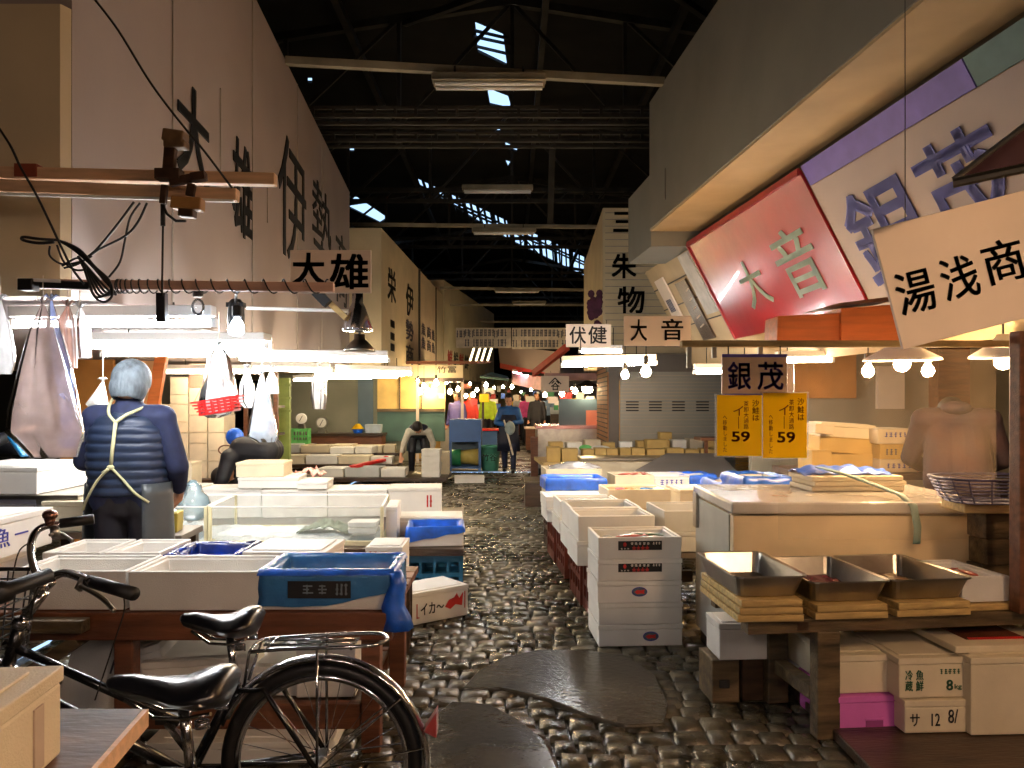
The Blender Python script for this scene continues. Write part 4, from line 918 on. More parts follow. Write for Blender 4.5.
# ---------------------------------------------------------------- case table
t=T('display_table','dark low table under the clear ice cases','table',(-1.4,6.6,0))
g=G(); g.hexa([Vector(p) for p in ((-2.75,5.55,.29),(X(464,5.6),5.55,.29),(X(462,5.6)-.12,7.7,.29),(-3.0,7.7,.29),(-2.75,5.55,.34),(X(464,5.6),5.55,.34),(X(462,5.6)-.12,7.7,.34),(-3.0,7.7,.34))]); g.build('table_top',woodD,t)
for x,y in ((-2.7,5.6),(-1.6,5.6),(-2.8,7.5),(-1.6,7.5),(-.65,7.5)):
    g=G(); g.mm((x,y,0),(x+.07,y+.07,.29)); g.build('leg',woodD,t)
for k in range(2): crate(('blue plastic crate under the table end, on the alley side','blue plastic crate under the table end, on the inner side')[k],(X(429,5.62)+(.02 if k==0 else -.02),5.85 if k==0 else 6.5,0),.40,.48,.285,m=crateB)
def case(label,x0,x1,y0,y1,z0,h,base):
    t=T('ice_case',label,'display case',((x0+x1)/2,(y0+y1)/2,z0))
    cream=mat('cream_frame',(226,218,176),.5)
    g=G(); w=.03
    for a,b_ in (((x0,y0),(x1,y0)),((x1,y0),(x1-.07,y1)),((x1-.07,y1),(x0-.07,y1)),((x0-.07,y1),(x0,y0))):
        g.bar((*a,z0+.016),(*b_,z0+.016),w,.032)
    g.build('base_frame',cream,t)
    g=G()
    for x,y in ((x0,y0),(x1,y0),(x1-.07,y1),(x0-.07,y1)): g.bar((x,y,z0),(x,y,z0+h),.022)
    g.build('corner_posts',cream,t)
    g=G()
    for a,b_ in (((x0,y0),(x1,y0)),((x1,y0),(x1-.07,y1)),((x1-.07,y1),(x0-.07,y1)),((x0-.07,y1),(x0,y0))):
        g.bar((*a,z0+h/2+.015),(*b_,z0+h/2+.015),.006,h-.03)
    g.build('clear_panels',acryl,t)
    g=G()
    for a,b_ in (((x0,y0),(x1,y0)),((x1,y0),(x1-.07,y1)),((x1-.07,y1),(x0-.07,y1)),((x0-.07,y1),(x0,y0))): g.bar((*a,z0+h),(*b_,z0+h),.012,.010)
    g.build('top_edge',white,t)
    g=G(); g.hexa([Vector(p) for p in ((x0,y0,z0+.002),(x1,y0,z0+.002),(x1-.07,y1,z0+.002),(x0-.07,y1,z0+.002),(x0,y0,z0+.02),(x1,y0,z0+.02),(x1-.07,y1,z0+.02),(x0-.07,y1,z0+.02))]); g.build('floor_panel',base,t)
    return t
y0=5.68; y1=6.4
case('clear-sided ice case with a cream frame, the long one by the alley',X(210,y0),X(382,y0),y0,y1,.342,.28,slate)
case('shorter clear-sided ice case beside the worker in the vest',X(150,y0),X(206,y0),y0,y1,.342,.28,slate)
ice('crushed ice in the long clear case',(X(290,6)-.06,6.03,.364),1.1,.55,0,.025,)
ice('crushed ice in the shorter clear case',(X(180,6)-.06,6.03,.364),.36,.55,0,.05)
g=G(); g.grid(lambda a,b:Vector((X(300+a*50,5.95),5.85+b*.25,.40+.10*math.sin(a*3.1)*(.4+.6*abs(noise.noise(Vector((a*4,b*3,1)))))+.03*noise.noise(Vector((a*12,b*9,3))))),24,12); tag(g.build('damp_cloth',mat('grey_green_cloth',(120,132,116),.8,var=.2,scale=20),smooth=True,solid=.006),'grey-green damp cloth heaped inside the long ice case','cloth')
for k in range(2): 
    g=G(); g.box((X(364,5.95),5.95,.415+.045*k),(.20,.16,.04),top=(1.08,1.08)); tag(g.build('foam_tray',foam,bevel=.004),('lower white foam tray at the right in the long ice case','upper white foam tray at the right in the long ice case')[k],'tray')
g=G(); rings=[]
for i in range(8):
    f=i/7; r=(.06,.12,.125,.12,.10,.085,.06,.02)[i]; rings.append([P(193,520-f*40,6.0)+Vector((r*math.cos(a)*(1+.55*noise.noise(Vector((math.cos(a)*3,math.sin(a)*3,i*.7)))),r*math.sin(a)*.8,0)) for a in [2*math.pi*j/16 for j in range(16)]])
g.loft(rings); tag(g.build('plastic_bag',plastic_sheet('blue_white_bag',(190,225,240),.4,.15,.35),smooth=True),'puffy bluish clear plastic bag standing in the shorter ice case','plastic bag')
t=T('tub','small yellow-green tub by the hand of the worker','tub',P(169,531,5.15),R(8))
t.location=(X(166,4.72),4.76,.60); g=G(); g.box((0,0,.06),(.13,.13,.12),top=(1.06,1.06)); g.build('body',mat('olive_yellow',(176,160,60),.5),t,local=True,bevel=.006); g=G(); g.ell((0,0,.12),(.05,.05,.02),10,5); g.build('contents',iceM,t,local=True)
pedestal('low dark table between the worker and the ice cases',118,178,4.6,.598,.4)
FB('blue-lined foam box at the alley end of the case table',407,463,5.62,.342,.135,.36,op=True,liner=(blueP,.07,.012,True,lambda x,y:(.04*(-x) if y<-.5 else 0),.006,8))
FB('closed foam box just behind the blue-lined one on the case table',392,462,6.08,.342,.14,.34)
FB('tall narrow foam box beside the long ice case',386,397,5.75,.342,.27,.42)
GT='white foam boxes behind the ice cases'
FB('plain white foam box with a small red stamp at the alley end behind the cases',388,441,7.05,.342,.26,.4,deco=(('stamp',.10,.16,.08,.2,inkr,2),))
FB('white foam box next to the red-stamped one behind the cases',328,386,7.05,.342,.25,.4,group=GT)
FB('white foam box behind the middle of the long case',262,326,7.0,.342,.25,.4)
FB('white foam box behind the left part of the long case',200,260,7.0,.342,.26,.4)
FB('white foam box behind the shorter ice case',150,198,7.0,.342,.27,.4)
FB('small white foam box lying on the row right of the two-box pile',297,327,7.0,.595,.075,.35)
FB('wide foam box, lower one of the two-box pile behind the long case',238,297,7.0,.604,.10,.42)
FB('cream foam box on top of the two-box pile behind the long case',236,283,7.02,.706,.13,.36,m=foam_c)
g=G(); g.box((X(320,7.1),7.15,.70),(.2,.12,.03),rz=.4,top=(.6,.8)); 
g=G(); g.grid(lambda a,b:Vector((X(292+a*30,7.6),7.5+b*.3,.66+.06*noise.noise(Vector((a*7,b*7,4)))+.05*math.sin(3*a))),14,8); tag(g.build('printed_bag',mat('red_white_film',(222,110,96),.3,var=.5,scale=16,dirt=(240,236,230)),smooth=True,solid=.004),'crumpled red and white printed bag right of the cream box','plastic bag')
FB('tall cream foam box right beside the worker in the vest',160,191,6.0 if 0 else 7.55,.342,.45,.3,m=foam_c)
# left table (steel scale table) with boxes
pedestal('steel-topped table at the far left edge',-30,84,4.35,.66,1.0,m=steel)
t=FB('large closed white foam box at the left edge on the steel table',-60,37,4.45,.862,.155,.62,rz=R(0)); 
FB('cream foam box under the large white one, next to the worker',42,84,4.38,.662,.17,.5,rz=R(0),m=foam_c)
FB('foam box below the large white one at the left edge',-60,36,4.48,.662,.17,.5,rz=R(0),m=foam_g)
g=G(); g.mm((X(-60,4.42),4.42,.834),(X(78,4.42),5.05,.86)); tag(g.build('steel_shelf_plate',steel,bevel=.004),'steel plate between the large white box and the boxes below','plate')
g=G(); g.mm((X(-40,4.4),4.36,.665),(X(30,4.4),4.46,.69)); tag(g.build('blue_board',blueP),'thin bright blue board lying in front of the left boxes','board') 
# ---------------------------------------------------------------- mid-left stall
t=T('fish_platform','low dark platform carrying the tiers of foam boxes, mid left','platform',(0,0,0))
g=G(); g.mm((X(262,12.8),12.8,.06),(X(446,12.8),14.0,.12)); g.mm((X(270,14),14.02,.18),(X(396,14),14.98,.24)); g.mm((X(270,15),15,.32),(X(398,15),16,.38)); g.build('deck',woodD,t)
g=G()
for d,z in ((13,.06),(14.1,.18),(15.1,.32),(15.9,.32)):
    for u in ((275,330,390) if d>13.5 else (275,330,415)): g.mm((X(u,d),d,0),(X(u,d)+.08,d+.08,z))
g.build('feet',woodD,t)
rng=random.Random(21)
GM='foam boxes on the tiers of the mid-left stall'
def tier(d,z,u0,u1,wpx,h,opens=.5,rows=1,lab='foam box on the front tier of the mid-left stall'):
    u=u0
    while u<u1-5:
        w=wpx*rng.uniform(.8,1.2); op=rng.random()<opens
        FB(lab,u,min(u+w,u1),d,z,h*rng.uniform(.85,1.1),.5,rz=R(rng.uniform(-6,6)),op=op,m=rng.choice((foam,foam_c,foam_g)),group=GM+' ('+lab.split()[3]+')',ch=False)
        u+=w+1.5
tier(12.95,.122,318,405,29,.14,lab='foam box on the front tier of the mid-left stall')
tier(14.1,.242,282,392,26,.14,.3,lab='foam box on the middle tier of the mid-left stall')
tier(14.7,.39,330,372,24,.12,.2,lab='foam box on the second middle layer of the mid-left stall')
tier(15.1,.382,278,395,24,.14,.3,lab='foam box on the rear tier of the mid-left stall')
for k in range(4): FB(('bottom','second from bottom','third from bottom','top')[k]+' foam box of the white stack beside the bending fishmonger',421.5,439.5,12.92,.122+k*.115,.113,.35,rz=R((1,-1,2,-2)[k]),ch=False)
for k in range(3): FB(('lower','middle','upper')[k]+' foam box of the short stack behind the white one, by the bending fishmonger',438,449,13.4,.122+k*.13,.127,.35,rz=R(2),m=foam_c,ch=False)
fbox('single closed foam box lying on the cobbles right of the mid-left stacks',(X(469,13.2),13.3,0),.5,.34,.11,R(4))
t=T('red_board','long red stick-like board lying across the tiers','board',(0,0,0)); g=G(); g.bar(P(352,467,13.2),P(385,459.5,14.2),.12,.05); g.build('board',redP,t,bevel=.01)
g=G(); g.ell(P(386,459,14.2),(.07,.05,.06),10,6); g.build('tip',redP,t,smooth=True)
# brown sideboard, tubs, green crate with scales
t=T('sideboard','brown wooden sideboard behind the tiers of boxes','sideboard',(0,0,0)); g=G(); g.mm((X(308,17),17,0),(X(382,17),17.5,.62)); g.build('cabinet',woodR,t,bevel=.01); g=G(); g.mm((X(307,17),16.95,.62),(X(383,17),17.55,.67)); g.build('top',woodD,t)
crate('bright green plastic crate at the left end of the tiers',(X(299,16.3),16.4,.48),.38,.3,.32,m=crateG)
g=G(); g.mm((X(286,16.3),16.1,0),(X(312,16.3),16.7,.479)); tag(g.build('stacked_platform',woodD),'dark support block under the green crate','block')
def scale_(label,p,r,m=white):
    t=T('dial_scale',label,'scale',p); g=G(); g.lathe([(r,-.05),(r,.02),(r*.9,.03)],(0,0,r+.1),20,'Y'); g.build('housing',m,t,local=True)
    g=G(); g.lathe([(r*.8,-.056),(r*.8,-.052)],(0,0,r+.1),20,'Y'); g.cur=1; g.box((0,-.06,r+.1),(.012,.004,r*1.2),ry=.5); g.build('dial',[paperB,ink],t,local=True)
    g=G(); g.box((0,0,.05),(r*1.4,.14,.10),top=(.7,.8)); g.build('base',steel,t,local=True); return t
scale_('round white dial scale standing on the green crate',(X(301,16.3),16.35,.803),.11)
scale_('grey dial scale on the sideboard right of the green crate',(X(321,17.1),17.2,.672),.13,steel)
t=T('bowl','yellow bowl standing on a blue one on the sideboard','bowl',(X(357,17.1),17.2,.672)); g=G(); g.lathe([(.09,0),(.13,.09),(.12,.09),(.08,.01)],n=18); g.build('blue_bowl',blueP,t,local=True); g=G(); g.lathe([(.14,.09),(.05,.2),(.0,.21)],n=14); g.build('yellow_cover',yellow,t,local=True)
g=G(); g.box((X(373,17.1),17.2,.77),(.32,.25,.19),top=(1.1,1.1)); tag(g.build('plastic_tub',mat('pale_blue_tub',(176,190,204),.5),bevel=.01),'pale blue-grey plastic tub at the right end of the sideboard','tub')
# blue table with bins
t=T('blue_counter','blue panelled counter with an open shelf below, left of the walking man','counter',(0,0,0)); d=15.2
x0,x1=X(449,d),X(481,d); g=G(); g.mm((x0,d,.58),(x1,d+.7,1.02)); g.build('front_panel',blueW,t,bevel=.01)
for x in (x0,x1-.05): 
    g=G(); g.mm((x,d,0),(x+.05,d+.05,.58)); g.build('leg',blueW,t)
g=G(); g.mm((x0,d,.06),(x1,d+.6,.10)); g.build('lower_shelf',blueW,t); g=G(); g.mm((x0,d+.62,.1),(x1,d+.66,.58)); g.build('back_panel',slate,t)
g=G(); g.lathe([(.13,-.2),(.17,.2),(.15,.2),(.12,-.18)],(X(470,15.5),15.5,.27),18,'X'); tag(g.build('plastic_bin',mat('tan_bin',(190,170,90),.5),smooth=True),'tan round bin lying on its side under the blue counter','bin')
g=G(); g.lathe([(.0,-.12),(.15,-.12),(.17,.12),(.15,.12),(.13,-.1)],(X(455,15.5),15.5,.26),18,'X'); tag(g.build('plastic_bin',green,smooth=True),'green round bin on its side under the blue counter','bin')
t=T('bucket','large mint-green tub with black brush writing beside the blue counter','bucket',(X(490,15.5),15.6,0)); g=G(); g.lathe([(.0,0),(.16,0),(.20,.46),(.215,.46),(.215,.49),(.19,.49),(.15,.03),(0,.03)],n=24); g.build('body',mat('mint',(110,200,170),.45),t,local=True,smooth=True); lettering('竹谷',ink,t,P(483,470,15.37) if 0 else Vector((X(490,15.6)-.15,15.38,.2)),(1,0,0),(0,0,1),.28,.14)
# left back: ochre partition, stacked carton wall
t=T('partition','ochre wooden partition with an orange post behind the worker','partition',(0,0,0)); d=7.7
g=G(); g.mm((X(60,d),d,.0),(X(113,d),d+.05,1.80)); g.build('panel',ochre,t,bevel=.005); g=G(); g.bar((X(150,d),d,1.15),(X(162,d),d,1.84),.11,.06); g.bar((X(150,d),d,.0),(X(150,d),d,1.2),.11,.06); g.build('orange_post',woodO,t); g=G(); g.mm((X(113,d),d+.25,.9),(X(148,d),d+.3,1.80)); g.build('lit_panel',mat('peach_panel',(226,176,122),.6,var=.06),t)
WG='pale cartons in the tall stacked wall behind the worker'
g=G(); g.mm((-4.35,8.85,0),(-2.95,9.5,.50)); tag(g.build('pallet_stack',woodD,bevel=.01),'dark pallet base under the wall of stacked cartons','pallet')
cols=[(152,169),(170,188),(189,207),(208,224)]
for ci,(a,b_) in enumerate(cols):
    z=.502
    hs=(.20,.12,.20,.2,.12,.20,.11,.2,.15,.12)
    k=ci%3
    top=(1.35,1.66,1.75,1.50)[ci]
    while z<top:
        h=hs[k%10]; k+=1; red=(ci==1 and 1.15<z<1.3) or (ci==2 and 1.4<z<1.55)
        lab='pinkish carton of the tall stacked wall behind the worker, column %s'%('next to his shoulder' if ci==1 else 'under the tube light') if red else 'pale carton in the tall stacked wall behind the worker'
        carton(lab,a,b_,8.95,z,h,.35,cardP if red else cardL,rng.uniform(-.03,.03),group=None if red else WG); z+=h+.002
t=T('rack_post','green-yellow painted rack post behind the hanging white bags','post',(0,0,0)); g=G(); g.bar(P(285,378,10.5),P(285,440,10.5)+Vector((0,0,-.6)),.14,.08); g.build('upright',mat('lime_rack',(150,168,84),.6),t); g=G()
for v in (385,398,411): g.bar(P(281,v,10.45),P(291,v,10.45),.05,.03)
g.build('brackets',mat('lime_rack',(150,168,84),.6),t)
t=T('shelf_rack','cluttered dark shelf rack between the stacked cartons and the green post','shelf rack',(0,0,0)); d=9.9
g=G()
for u in (232,246,262,276): g.bar((X(u,d),d,0),(X(u,d),d,1.75),.05,.05)
g.build('uprights',woodR,t); g=G()
for z in (.6,.95,1.3): g.mm((X(230,d),d,z),(X(278,d),d+.3,z+.03))
g.build('shelves',woodD,t)
for k,(u,z,mm_,lab) in enumerate(((237,.63,slate,'slate blue tin on the lower rack shelf'),(252,.98,steelD,'dark canister on the middle rack shelf'),(268,.98,redP,'small red tin on the middle rack shelf'),(240,1.33,cardP,'pinkish tin on the top rack shelf'))):
    g=G(); g.lathe([(.0,0),(.09,0),(.09,.2),(.08,.22),(0,.22)],(X(u,d),d+.15,z),14); tag(g.build('tin',mm_),lab,'tin')
g=G(); g.ell(P(235,437,8.4),(.10,.05,.10),14,8); tag(g.build('blue_ladle_cover',blueP,smooth=True),'round blue plastic lid hanging by the bending worker','lid')
t=T('hand_net','small round hand net hanging beside the bending worker','net',P(226,450,8.3)); g=G(); g.tube([P(226,450,8.3)+Vector((.08*math.cos(a),0,.05*math.sin(a))) for a in [2*math.pi*i/16 for i in range(16)]],.008,6,loop=True); g.bar(P(233,446,8.3),P(238,440,8.3),.02); g.build('frame',woodR,t)
# big bin around bending worker
# ================================================================ HANGING THINGS, LEFT
t=T('timber_pole','upper pale square timber pole reaching out over the left stall','timber',P(130,174,2.95)); g=G(); g.bar(P(-60,172,2.95),P(276,180,2.95),.045,.045); g.build('pole',wood,t,bevel=.004)
g=G(); g.bar(P(18,171.5,2.945),P(40,171.8,2.945),.048,.048); g.build('red_patch',mat('rust_patch',(150,72,48),.7),t)
t=T('timber_pole','lower pale timber pole just beneath the upper one','timber',P(110,190,2.9)); g=G(); g.bar(P(-60,184,2.9),P(238,195.5,2.9),.045,.045); g.build('pole',wood,t,bevel=.004)
g=G(); g.bar(P(-60,192,2.88),P(234,201,2.88),.012,.01); g.build('pale_edge_strip',paperB,t)
t=T('pole_clamp','brown metal swivel clamp gripping the two timber poles','clamp',P(185,180,2.85))
rust=mat('rusty_brown',(84,58,40),.6,metal=.3,var=.3,scale=20)
g=G(); g.bar(P(165,136,2.86),P(186,139,2.86),.06,.045); g.bar(P(166,145,2.86),P(187,145,2.86),.055,.03); g.build('head_block',mat('tan_block',(128,98,66),.6,var=.25,scale=20),t,bevel=.006)
g=G(); g.bar(P(171,146,2.86),P(169,172,2.84),.04,.03); g.bar(P(157,175,2.84),P(182,175,2.84),.05,.04); g.bar(P(170,183,2.83),P(206,175,2.83),.025,.03); g.bar(P(192,178,2.83),P(206,176,2.83),.04,.03,); g.bar(P(165,185,2.84),P(163,204,2.84),.022,.022); g.bar(P(192,184,2.84),P(190,196,2.84),.03,.02); g.build('bracket_arms',rust,t,bevel=.003)
g=G(); g.bar(P(173,203,2.84),P(203,205,2.84),.05,.045); g.build('lower_block',mat('ochre_block',(176,128,70),.6),t,bevel=.005)
g=G(); g.bar(P(180,213,2.84),P(195,214,2.84),.045,.03); g.build('lower_nut',rust,t,bevel=.005)
g=G(); g.tube([P(163,205,2.84),P(167,214,2.83),P(176,221,2.82),P(186,221,2.82)],.005,6); g.build('loop_cable',black,t)
t=T('suspension_rod','thin dark rod hanging from the clamp down to the tube light','rod',P(162,312,2.9)); g=G(); g.tube([P(163,203,2.86),P(163,226,2.86)],.009,8); g.tube([P(163,226,2.86),P(162,296,2.95)],.004,6); g.build('rod',black,t)
g=G(); g.bar(P(162,293,2.97),P(162,322,2.97),.035,.03); g.build('end_box',mat('dark_box',(40,38,46),.4),t,bevel=.003)
def cable(label,pts,r=.005,m=black,smooth=3):
    P_=[Vector(p) for p in pts]; out=[]
    for i in range(len(P_)-1):
        p0,p1,p2,p3=P_[max(i-1,0)],P_[i],P_[i+1],P_[min(i+2,len(P_)-1)]
        for k in range(5):
            s=k/5; out.append(.5*((2*p1)+(p2-p0)*s+(2*p0-5*p1+4*p2-p3)*s*s+(3*p1-p0-3*p2+p3)*s**3))
    out.append(P_[-1]); g=G(); g.tube(out,r,6); o=g.build('power_cable',m,smooth=True); return tag(o,label,'cable')
cable('black cable sweeping from the top left down across the upper wall to the pole end',[P(92,-4,2.7),P(118,30,2.7),P(150,82,2.72),P(180,122,2.75),P(205,152,2.8),P(232,188,2.86)],.0045)
cable('black cable coming from the left edge down behind the poles',[P(-8,118,2.8),P(10,145,2.8),P(21,168,2.82),P(38,198,2.84),P(58,240,2.86),P(72,268,2.9),P(84,284,2.95)],.0045)
cable('cable falling from the lower pole into the black tangle, left one',[P(134,202,2.88),P(117,225,2.9),P(98,248,2.92),P(86,258,2.92)],.0045)
cable('cable falling from the lower pole in a long bow, middle one',[P(140,203,2.88),P(130,218,2.9),P(125,240,2.92),P(120,262,2.94),P(109,277,2.96)],.004)
cable('cable falling from the lower pole into the black tangle, right one',[P(147,203,2.88),P(138,222,2.9),P(125,236,2.9),P(98,250,2.92),P(80,263,2.92),P(64,268,2.92)],.0045)
t=T('cable_tangle','tangled loops of black cable hanging over the left conduit','cable',P(90,290,2.95))
rg=random.Random(9)
def spline(pts,n=6):
    out=[]
    for i in range(len(pts)-1):
        p0,p1,p2,p3=pts[max(i-1,0)],pts[i],pts[i+1],pts[min(i+2,len(pts)-1)]
        for k in range(n):
            s=k/n; out.append(.5*((2*p1)+(p2-p0)*s+(2*p0-5*p1+4*p2-p3)*s*s+(3*p1-p0-3*p2+p3)*s**3))
    return out+[pts[-1]]
g=G(); g.tube(spline([P(54,242,2.9),P(38,243,2.9),P(23,240,2.9),P(24,237,2.88),P(40,239,2.88),P(58,240,2.9)]),.006,6); g.build('side_loop',black,t,smooth=True)
g=G()
for k in range(5):
    o=k*1.6; g.tube(spline([P(58+o,240+o*.3,2.9),P(74+o,250,2.9-.008*k),P(90+o*.8,264+o*.4,2.9),P(104+o*.8,280,2.92),P(116-o,294-o*.4,2.93),P(108-o*2,290+o,2.95),P(92-o,272,2.93),P(78,256,2.92)]),.0045,6)
g.build('coiled_loops',black,t,smooth=True)
g=G(); g.tube(spline([P(82,262,2.9),P(88,280,2.9),P(94,296,2.9),P(104,302,2.9),P(112,296,2.9),P(111,284,2.92)]),.0045,6); g.tube(spline([P(50,246,2.9),P(50,256,2.9),P(62,264,2.9),P(80,262,2.9),P(92,256,2.9)]),.004,6); g.tube(spline([P(57,245,2.9),P(64,262,2.9),P(76,270,2.9),P(86,268,2.9),P(78,258,2.9),P(62,266,2.9)]),.004,6); g.build('loose_strands',black,t,smooth=True)
# conduit with wrapped wire
t=T('wooden_conduit','long brownish pole at stall front, wound with black wire','pole',P(200,286,3.05)); g=G(); g.bar(P(34,284,3.03),P(334,287.5,3.03),.030,.036); g.build('pole',mat('pinkish_wood',(214,172,150),.6,var=.12,scale=4,stretch=(1,8,8)),t,bevel=.003)
g=G(); pts=[]
for i in range(260):
    a=i*.42; u=118+(i/260)**1.9*212; c=P(u,286.3,3.03); pts.append(c+Vector((0,.026*math.cos(a),.027*math.sin(a))))
g.tube(pts,.003,5); g.build('wound_wire',black,t)
t=T('black_motor_box','black box and dark fittings at the left end of the wound pole','box',P(28,285,3.0)); g=G(); g.bar(P(21,285,2.98),P(36,285,2.98),.05,.045); g.bar(P(40,284,2.99),P(90,286,2.99),.02,.03); g.build('body',black,t,bevel=.004); g=G(); g.bar(P(34,280,2.97),P(60,281,2.97),.012,.012); g.build('bright_clip',white,t)
t=T('thin_rail','pale thin rail with a slanted end stay under the two-character board','rail',P(300,309,4.2)); g=G(); g.tube([P(246,308,4.2),P(350,311,4.2)],.010,8); g.build('rail',white,t); g=G(); g.bar(P(322,296,4.15),P(346,318,4.15),.03,.03); g.build('stay',woodP,t); g=G(); g.bar(P(316,292,4.1),P(328,304,4.1),.05,.05); g.build('joint',black,t)
def board(name,label,cat,u0,u1,v0,v1,d,m=paper,thick=.012,texts=(),hang=None,ang=0,group=None,frame=None):
    c=P((u0+u1)/2,(v0+v1)/2,d); w=X(u1,d)-X(u0,d); h=(v1-v0)*d/F
    t=T(name,label,cat,c,group=group,rot=(0,-ang,0))
    g=G(); g.box((0,thick/2,0),(w,thick,h)); g.build('board',m,t,local=True,bevel=.002)
    M=wm(t); xd=M.to_3x3()@Vector((1,0,0)); yd=M.to_3x3()@Vector((0,0,1))
    for tx in texts:
        s,fx0,fx1,fy0,fy1=tx[:5]; mm_=tx[5] if len(tx)>5 else ink; bd=tx[6] if len(tx)>6 else .02
        o=M@Vector(((fx0-.5)*w,-.001,(.5-fy1)*h)); lettering(s,mm_,t,o,xd,yd,(fx1-fx0)*w,(fy1-fy0)*h,bold=bd,t=.002)
    if hang:
        g=G()
        for fx in (-.4,.4): g.tube([Vector((fx*w,0.005,h/2-.005)),Vector((fx*w,.005,h/2+hang))],.003,5)
        g.build('hanging_wires',black,t,local=True)
    return t
board('hanging_sign','white board with two bold black characters hung from the wound pole','sign',290,371,250,293,3.25,paper,texts=(('大',.04,.42,.08,.80,ink,.035),('雄',.50,.96,.10,.90,ink,.03)))
board('hanging_sign','small white board with two brushed characters left of the shutter','sign',566,611,324,347,9.2,paper,texts=(('伏',.08,.44,.12,.85),('健',.50,.90,.10,.85)),hang=.05)
board('hanging_sign','cream board with two spaced bold characters in front of the shutter','sign',624,691,316,346,5.0,paper,texts=(('大',.1,.34,.12,.82),('音',.56,.88,.10,.80)))
t=board('hanging_sign','small board with a roofed emblem above the steel counter','sign',541,569,376,392,14,paper,texts=(('谷',.36,.66,.3,.88),))
g=G(); g.bar(P(549,384,13.97),P(555,378,13.97),.02); g.bar(P(555,378,13.97),P(561,384,13.97),.02); g.build('emblem_roof',ink,t)
t=board('hanging_sign','peach board with two bold purple characters above the yellow posters','sign',722,787,356,394,3.55,mat('peach_paper',(240,200,160),.4,coat=.3),texts=(('銀',.09,.44,.16,.88,inkp),('茂',.55,.94,.16,.88,inkp)),hang=.045)
g=G(); w=X(787,3.55)-X(722,3.55); g.box((0,-.003,.088),(w,.006,.014)); g.box((0,-.003,-.089),(w,.006,.008)); g.build('purple_strip',inkp,t,local=True)
g=G(); g.box((w*.56,.004,-.01),(.03,.01,.20)); g.build('clear_sleeve',clear,t,local=True)
for k,(u0,u1,v0,v1,lab) in enumerate(((717,762,395,456,'left yellow notice poster with brown writing and number 59'),(763,807,393,458,'right yellow notice poster with brown writing and number 59'))):
    br=mat('brown_ink',(120,50,24),.6)
    t=board('yellow_poster',lab,'poster',u0,u1,v0,v1,3.5,yellow,.004,texts=(('沙\n鮭\nは',.78,.93,.08,.42,br,.01),('茶\n卸\n大\n通\n路',.59,.70,.10,.56,br,.0),('イ\n｜',.36,.58,.18,.55,br,.0),('59',.33,.72,.60,.76,br,.03),('へ\n移\n動\nし\nま\nし\nた',.13,.22,.34,.93,br,0)))
    g=G(); w=X(u1,3.5)-X(u0,3.5); h=(v1-v0)*3.5/F; g.box((0,.006,0),(w+.02,.002,h+.012)); g.build('clear_pocket',plastic_sheet('pocket',(240,240,240),.12,.1,.1),t,local=True)
t=board('shop_sign','large tilted white board with three black brush characters, upper right','sign',885,1065,205,329,2.55,paper,.014,texts=(('湯',.04,.25,.40,.74,ink,.015),('浅',.30,.50,.38,.72,ink,.015),('商',.55,.77,.34,.68,ink,.015)),ang=0)
t.rotation_euler=(0,R(-14.5),0)
g=G(); g.tube([P(905,222,2.56),Vector((P(905,222,2.56).x,2.56,3.13))],.0015,5); g.tube([P(1040,185,2.56),Vector((P(1040,185,2.56).x,2.56,3.13))],.0015,5); g.build('hanging_wires',black,t)
# long banners over the alley
def banner(u0,u1,v0,v1,d,label,seed):
    t=T('long_banner',label,'banner',P((u0+u1)/2,(v0+v1)/2,d)); w=X(u1,d)-X(u0,d); h=(v1-v0)*d/F; g=G(); g.box((0,0,0),(w,.04,h)); g.build('board',mat('banner_white',(196,186,172),.7),t,local=True)
    rg=random.Random(seed); M=wm(t); chs='魚市場鮮商店卸売品水産'
    n=13; g=G(); g.cur=0
    for i in range(n):
        x=-w/2+w*(i+.7)/(n+.4)
        if rg.random()<.15: continue
        for zz in ((.26,-.24) if rg.random()<.8 else (.2,)): marks(g,x-.07,x+.07,zz*h-.10,zz*h+.10,-.023,rg,2)
    g.build('small_writing',inkg,t,local=True)
banner(456,511,328,348,20,'left half of the long pale banner of small writing across the alley',2)
banner(512,567,328,349,20,'right half of the long pale banner of small writing across the alley',5)
# ---------------------------------------------------------------- bags
def bag(name,label,top,pts,dy=.08,m=milky,wr=.16,seed=0,knot=True,cat='plastic bag'):
    """top: world point; pts: list of (world centre, half width)"""
    g=G(); rings=[]; rs=[(Vector(top),.006)]+[(Vector(c),w) for c,w in pts]
    fine=[]
    for i in range(len(rs)-1):
        for k in range(4): s=k/4; fine.append((rs[i][0].lerp(rs[i+1][0],s),rs[i][1]+(rs[i+1][1]-rs[i][1])*s))
    fine.append(rs[-1])
    for i,(c,w) in enumerate(fine):
        ring=[]
        for j in range(36):
            a=2*math.pi*j/36; e=1+wr*math.sin(a*5+seed)+wr*.8*noise.noise(Vector((math.cos(a)*2+seed,math.sin(a)*2,i*.15)))
            ring.append(c+Vector((w*math.cos(a)*(1+(e-1)*.35),min(dy,w*.6)*math.sin(a)*e,0)))
        rings.append(ring)
    g.loft(rings,cap=False); t=T(name,label,cat,top); g.build('bag_film',m,t,smooth=True)
    tz=1.851 if top[0]<-.9 and top[1]<12 and top[1]>3.15 else 1.875
    g=G(); g.tube([Vector(top),Vector((top[0],top[1],max(tz,top[2]+.02)))],.0025,5); g.build('cord',paper,t)
    if knot:
        g=G(); tp=Vector(top)
        for k in range(5):
            a=k*1.3+seed; g.tube([tp,tp+Vector((.02*math.cos(a),.015*math.sin(a),.02)),tp+Vector((.035*math.cos(a),.02*math.sin(a),.012))],[.004,.006,.001],6)
        g.tube([tp,tp+Vector((0,0,.035))],.002,5); g.build('knot',m,t,smooth=True)
    return t
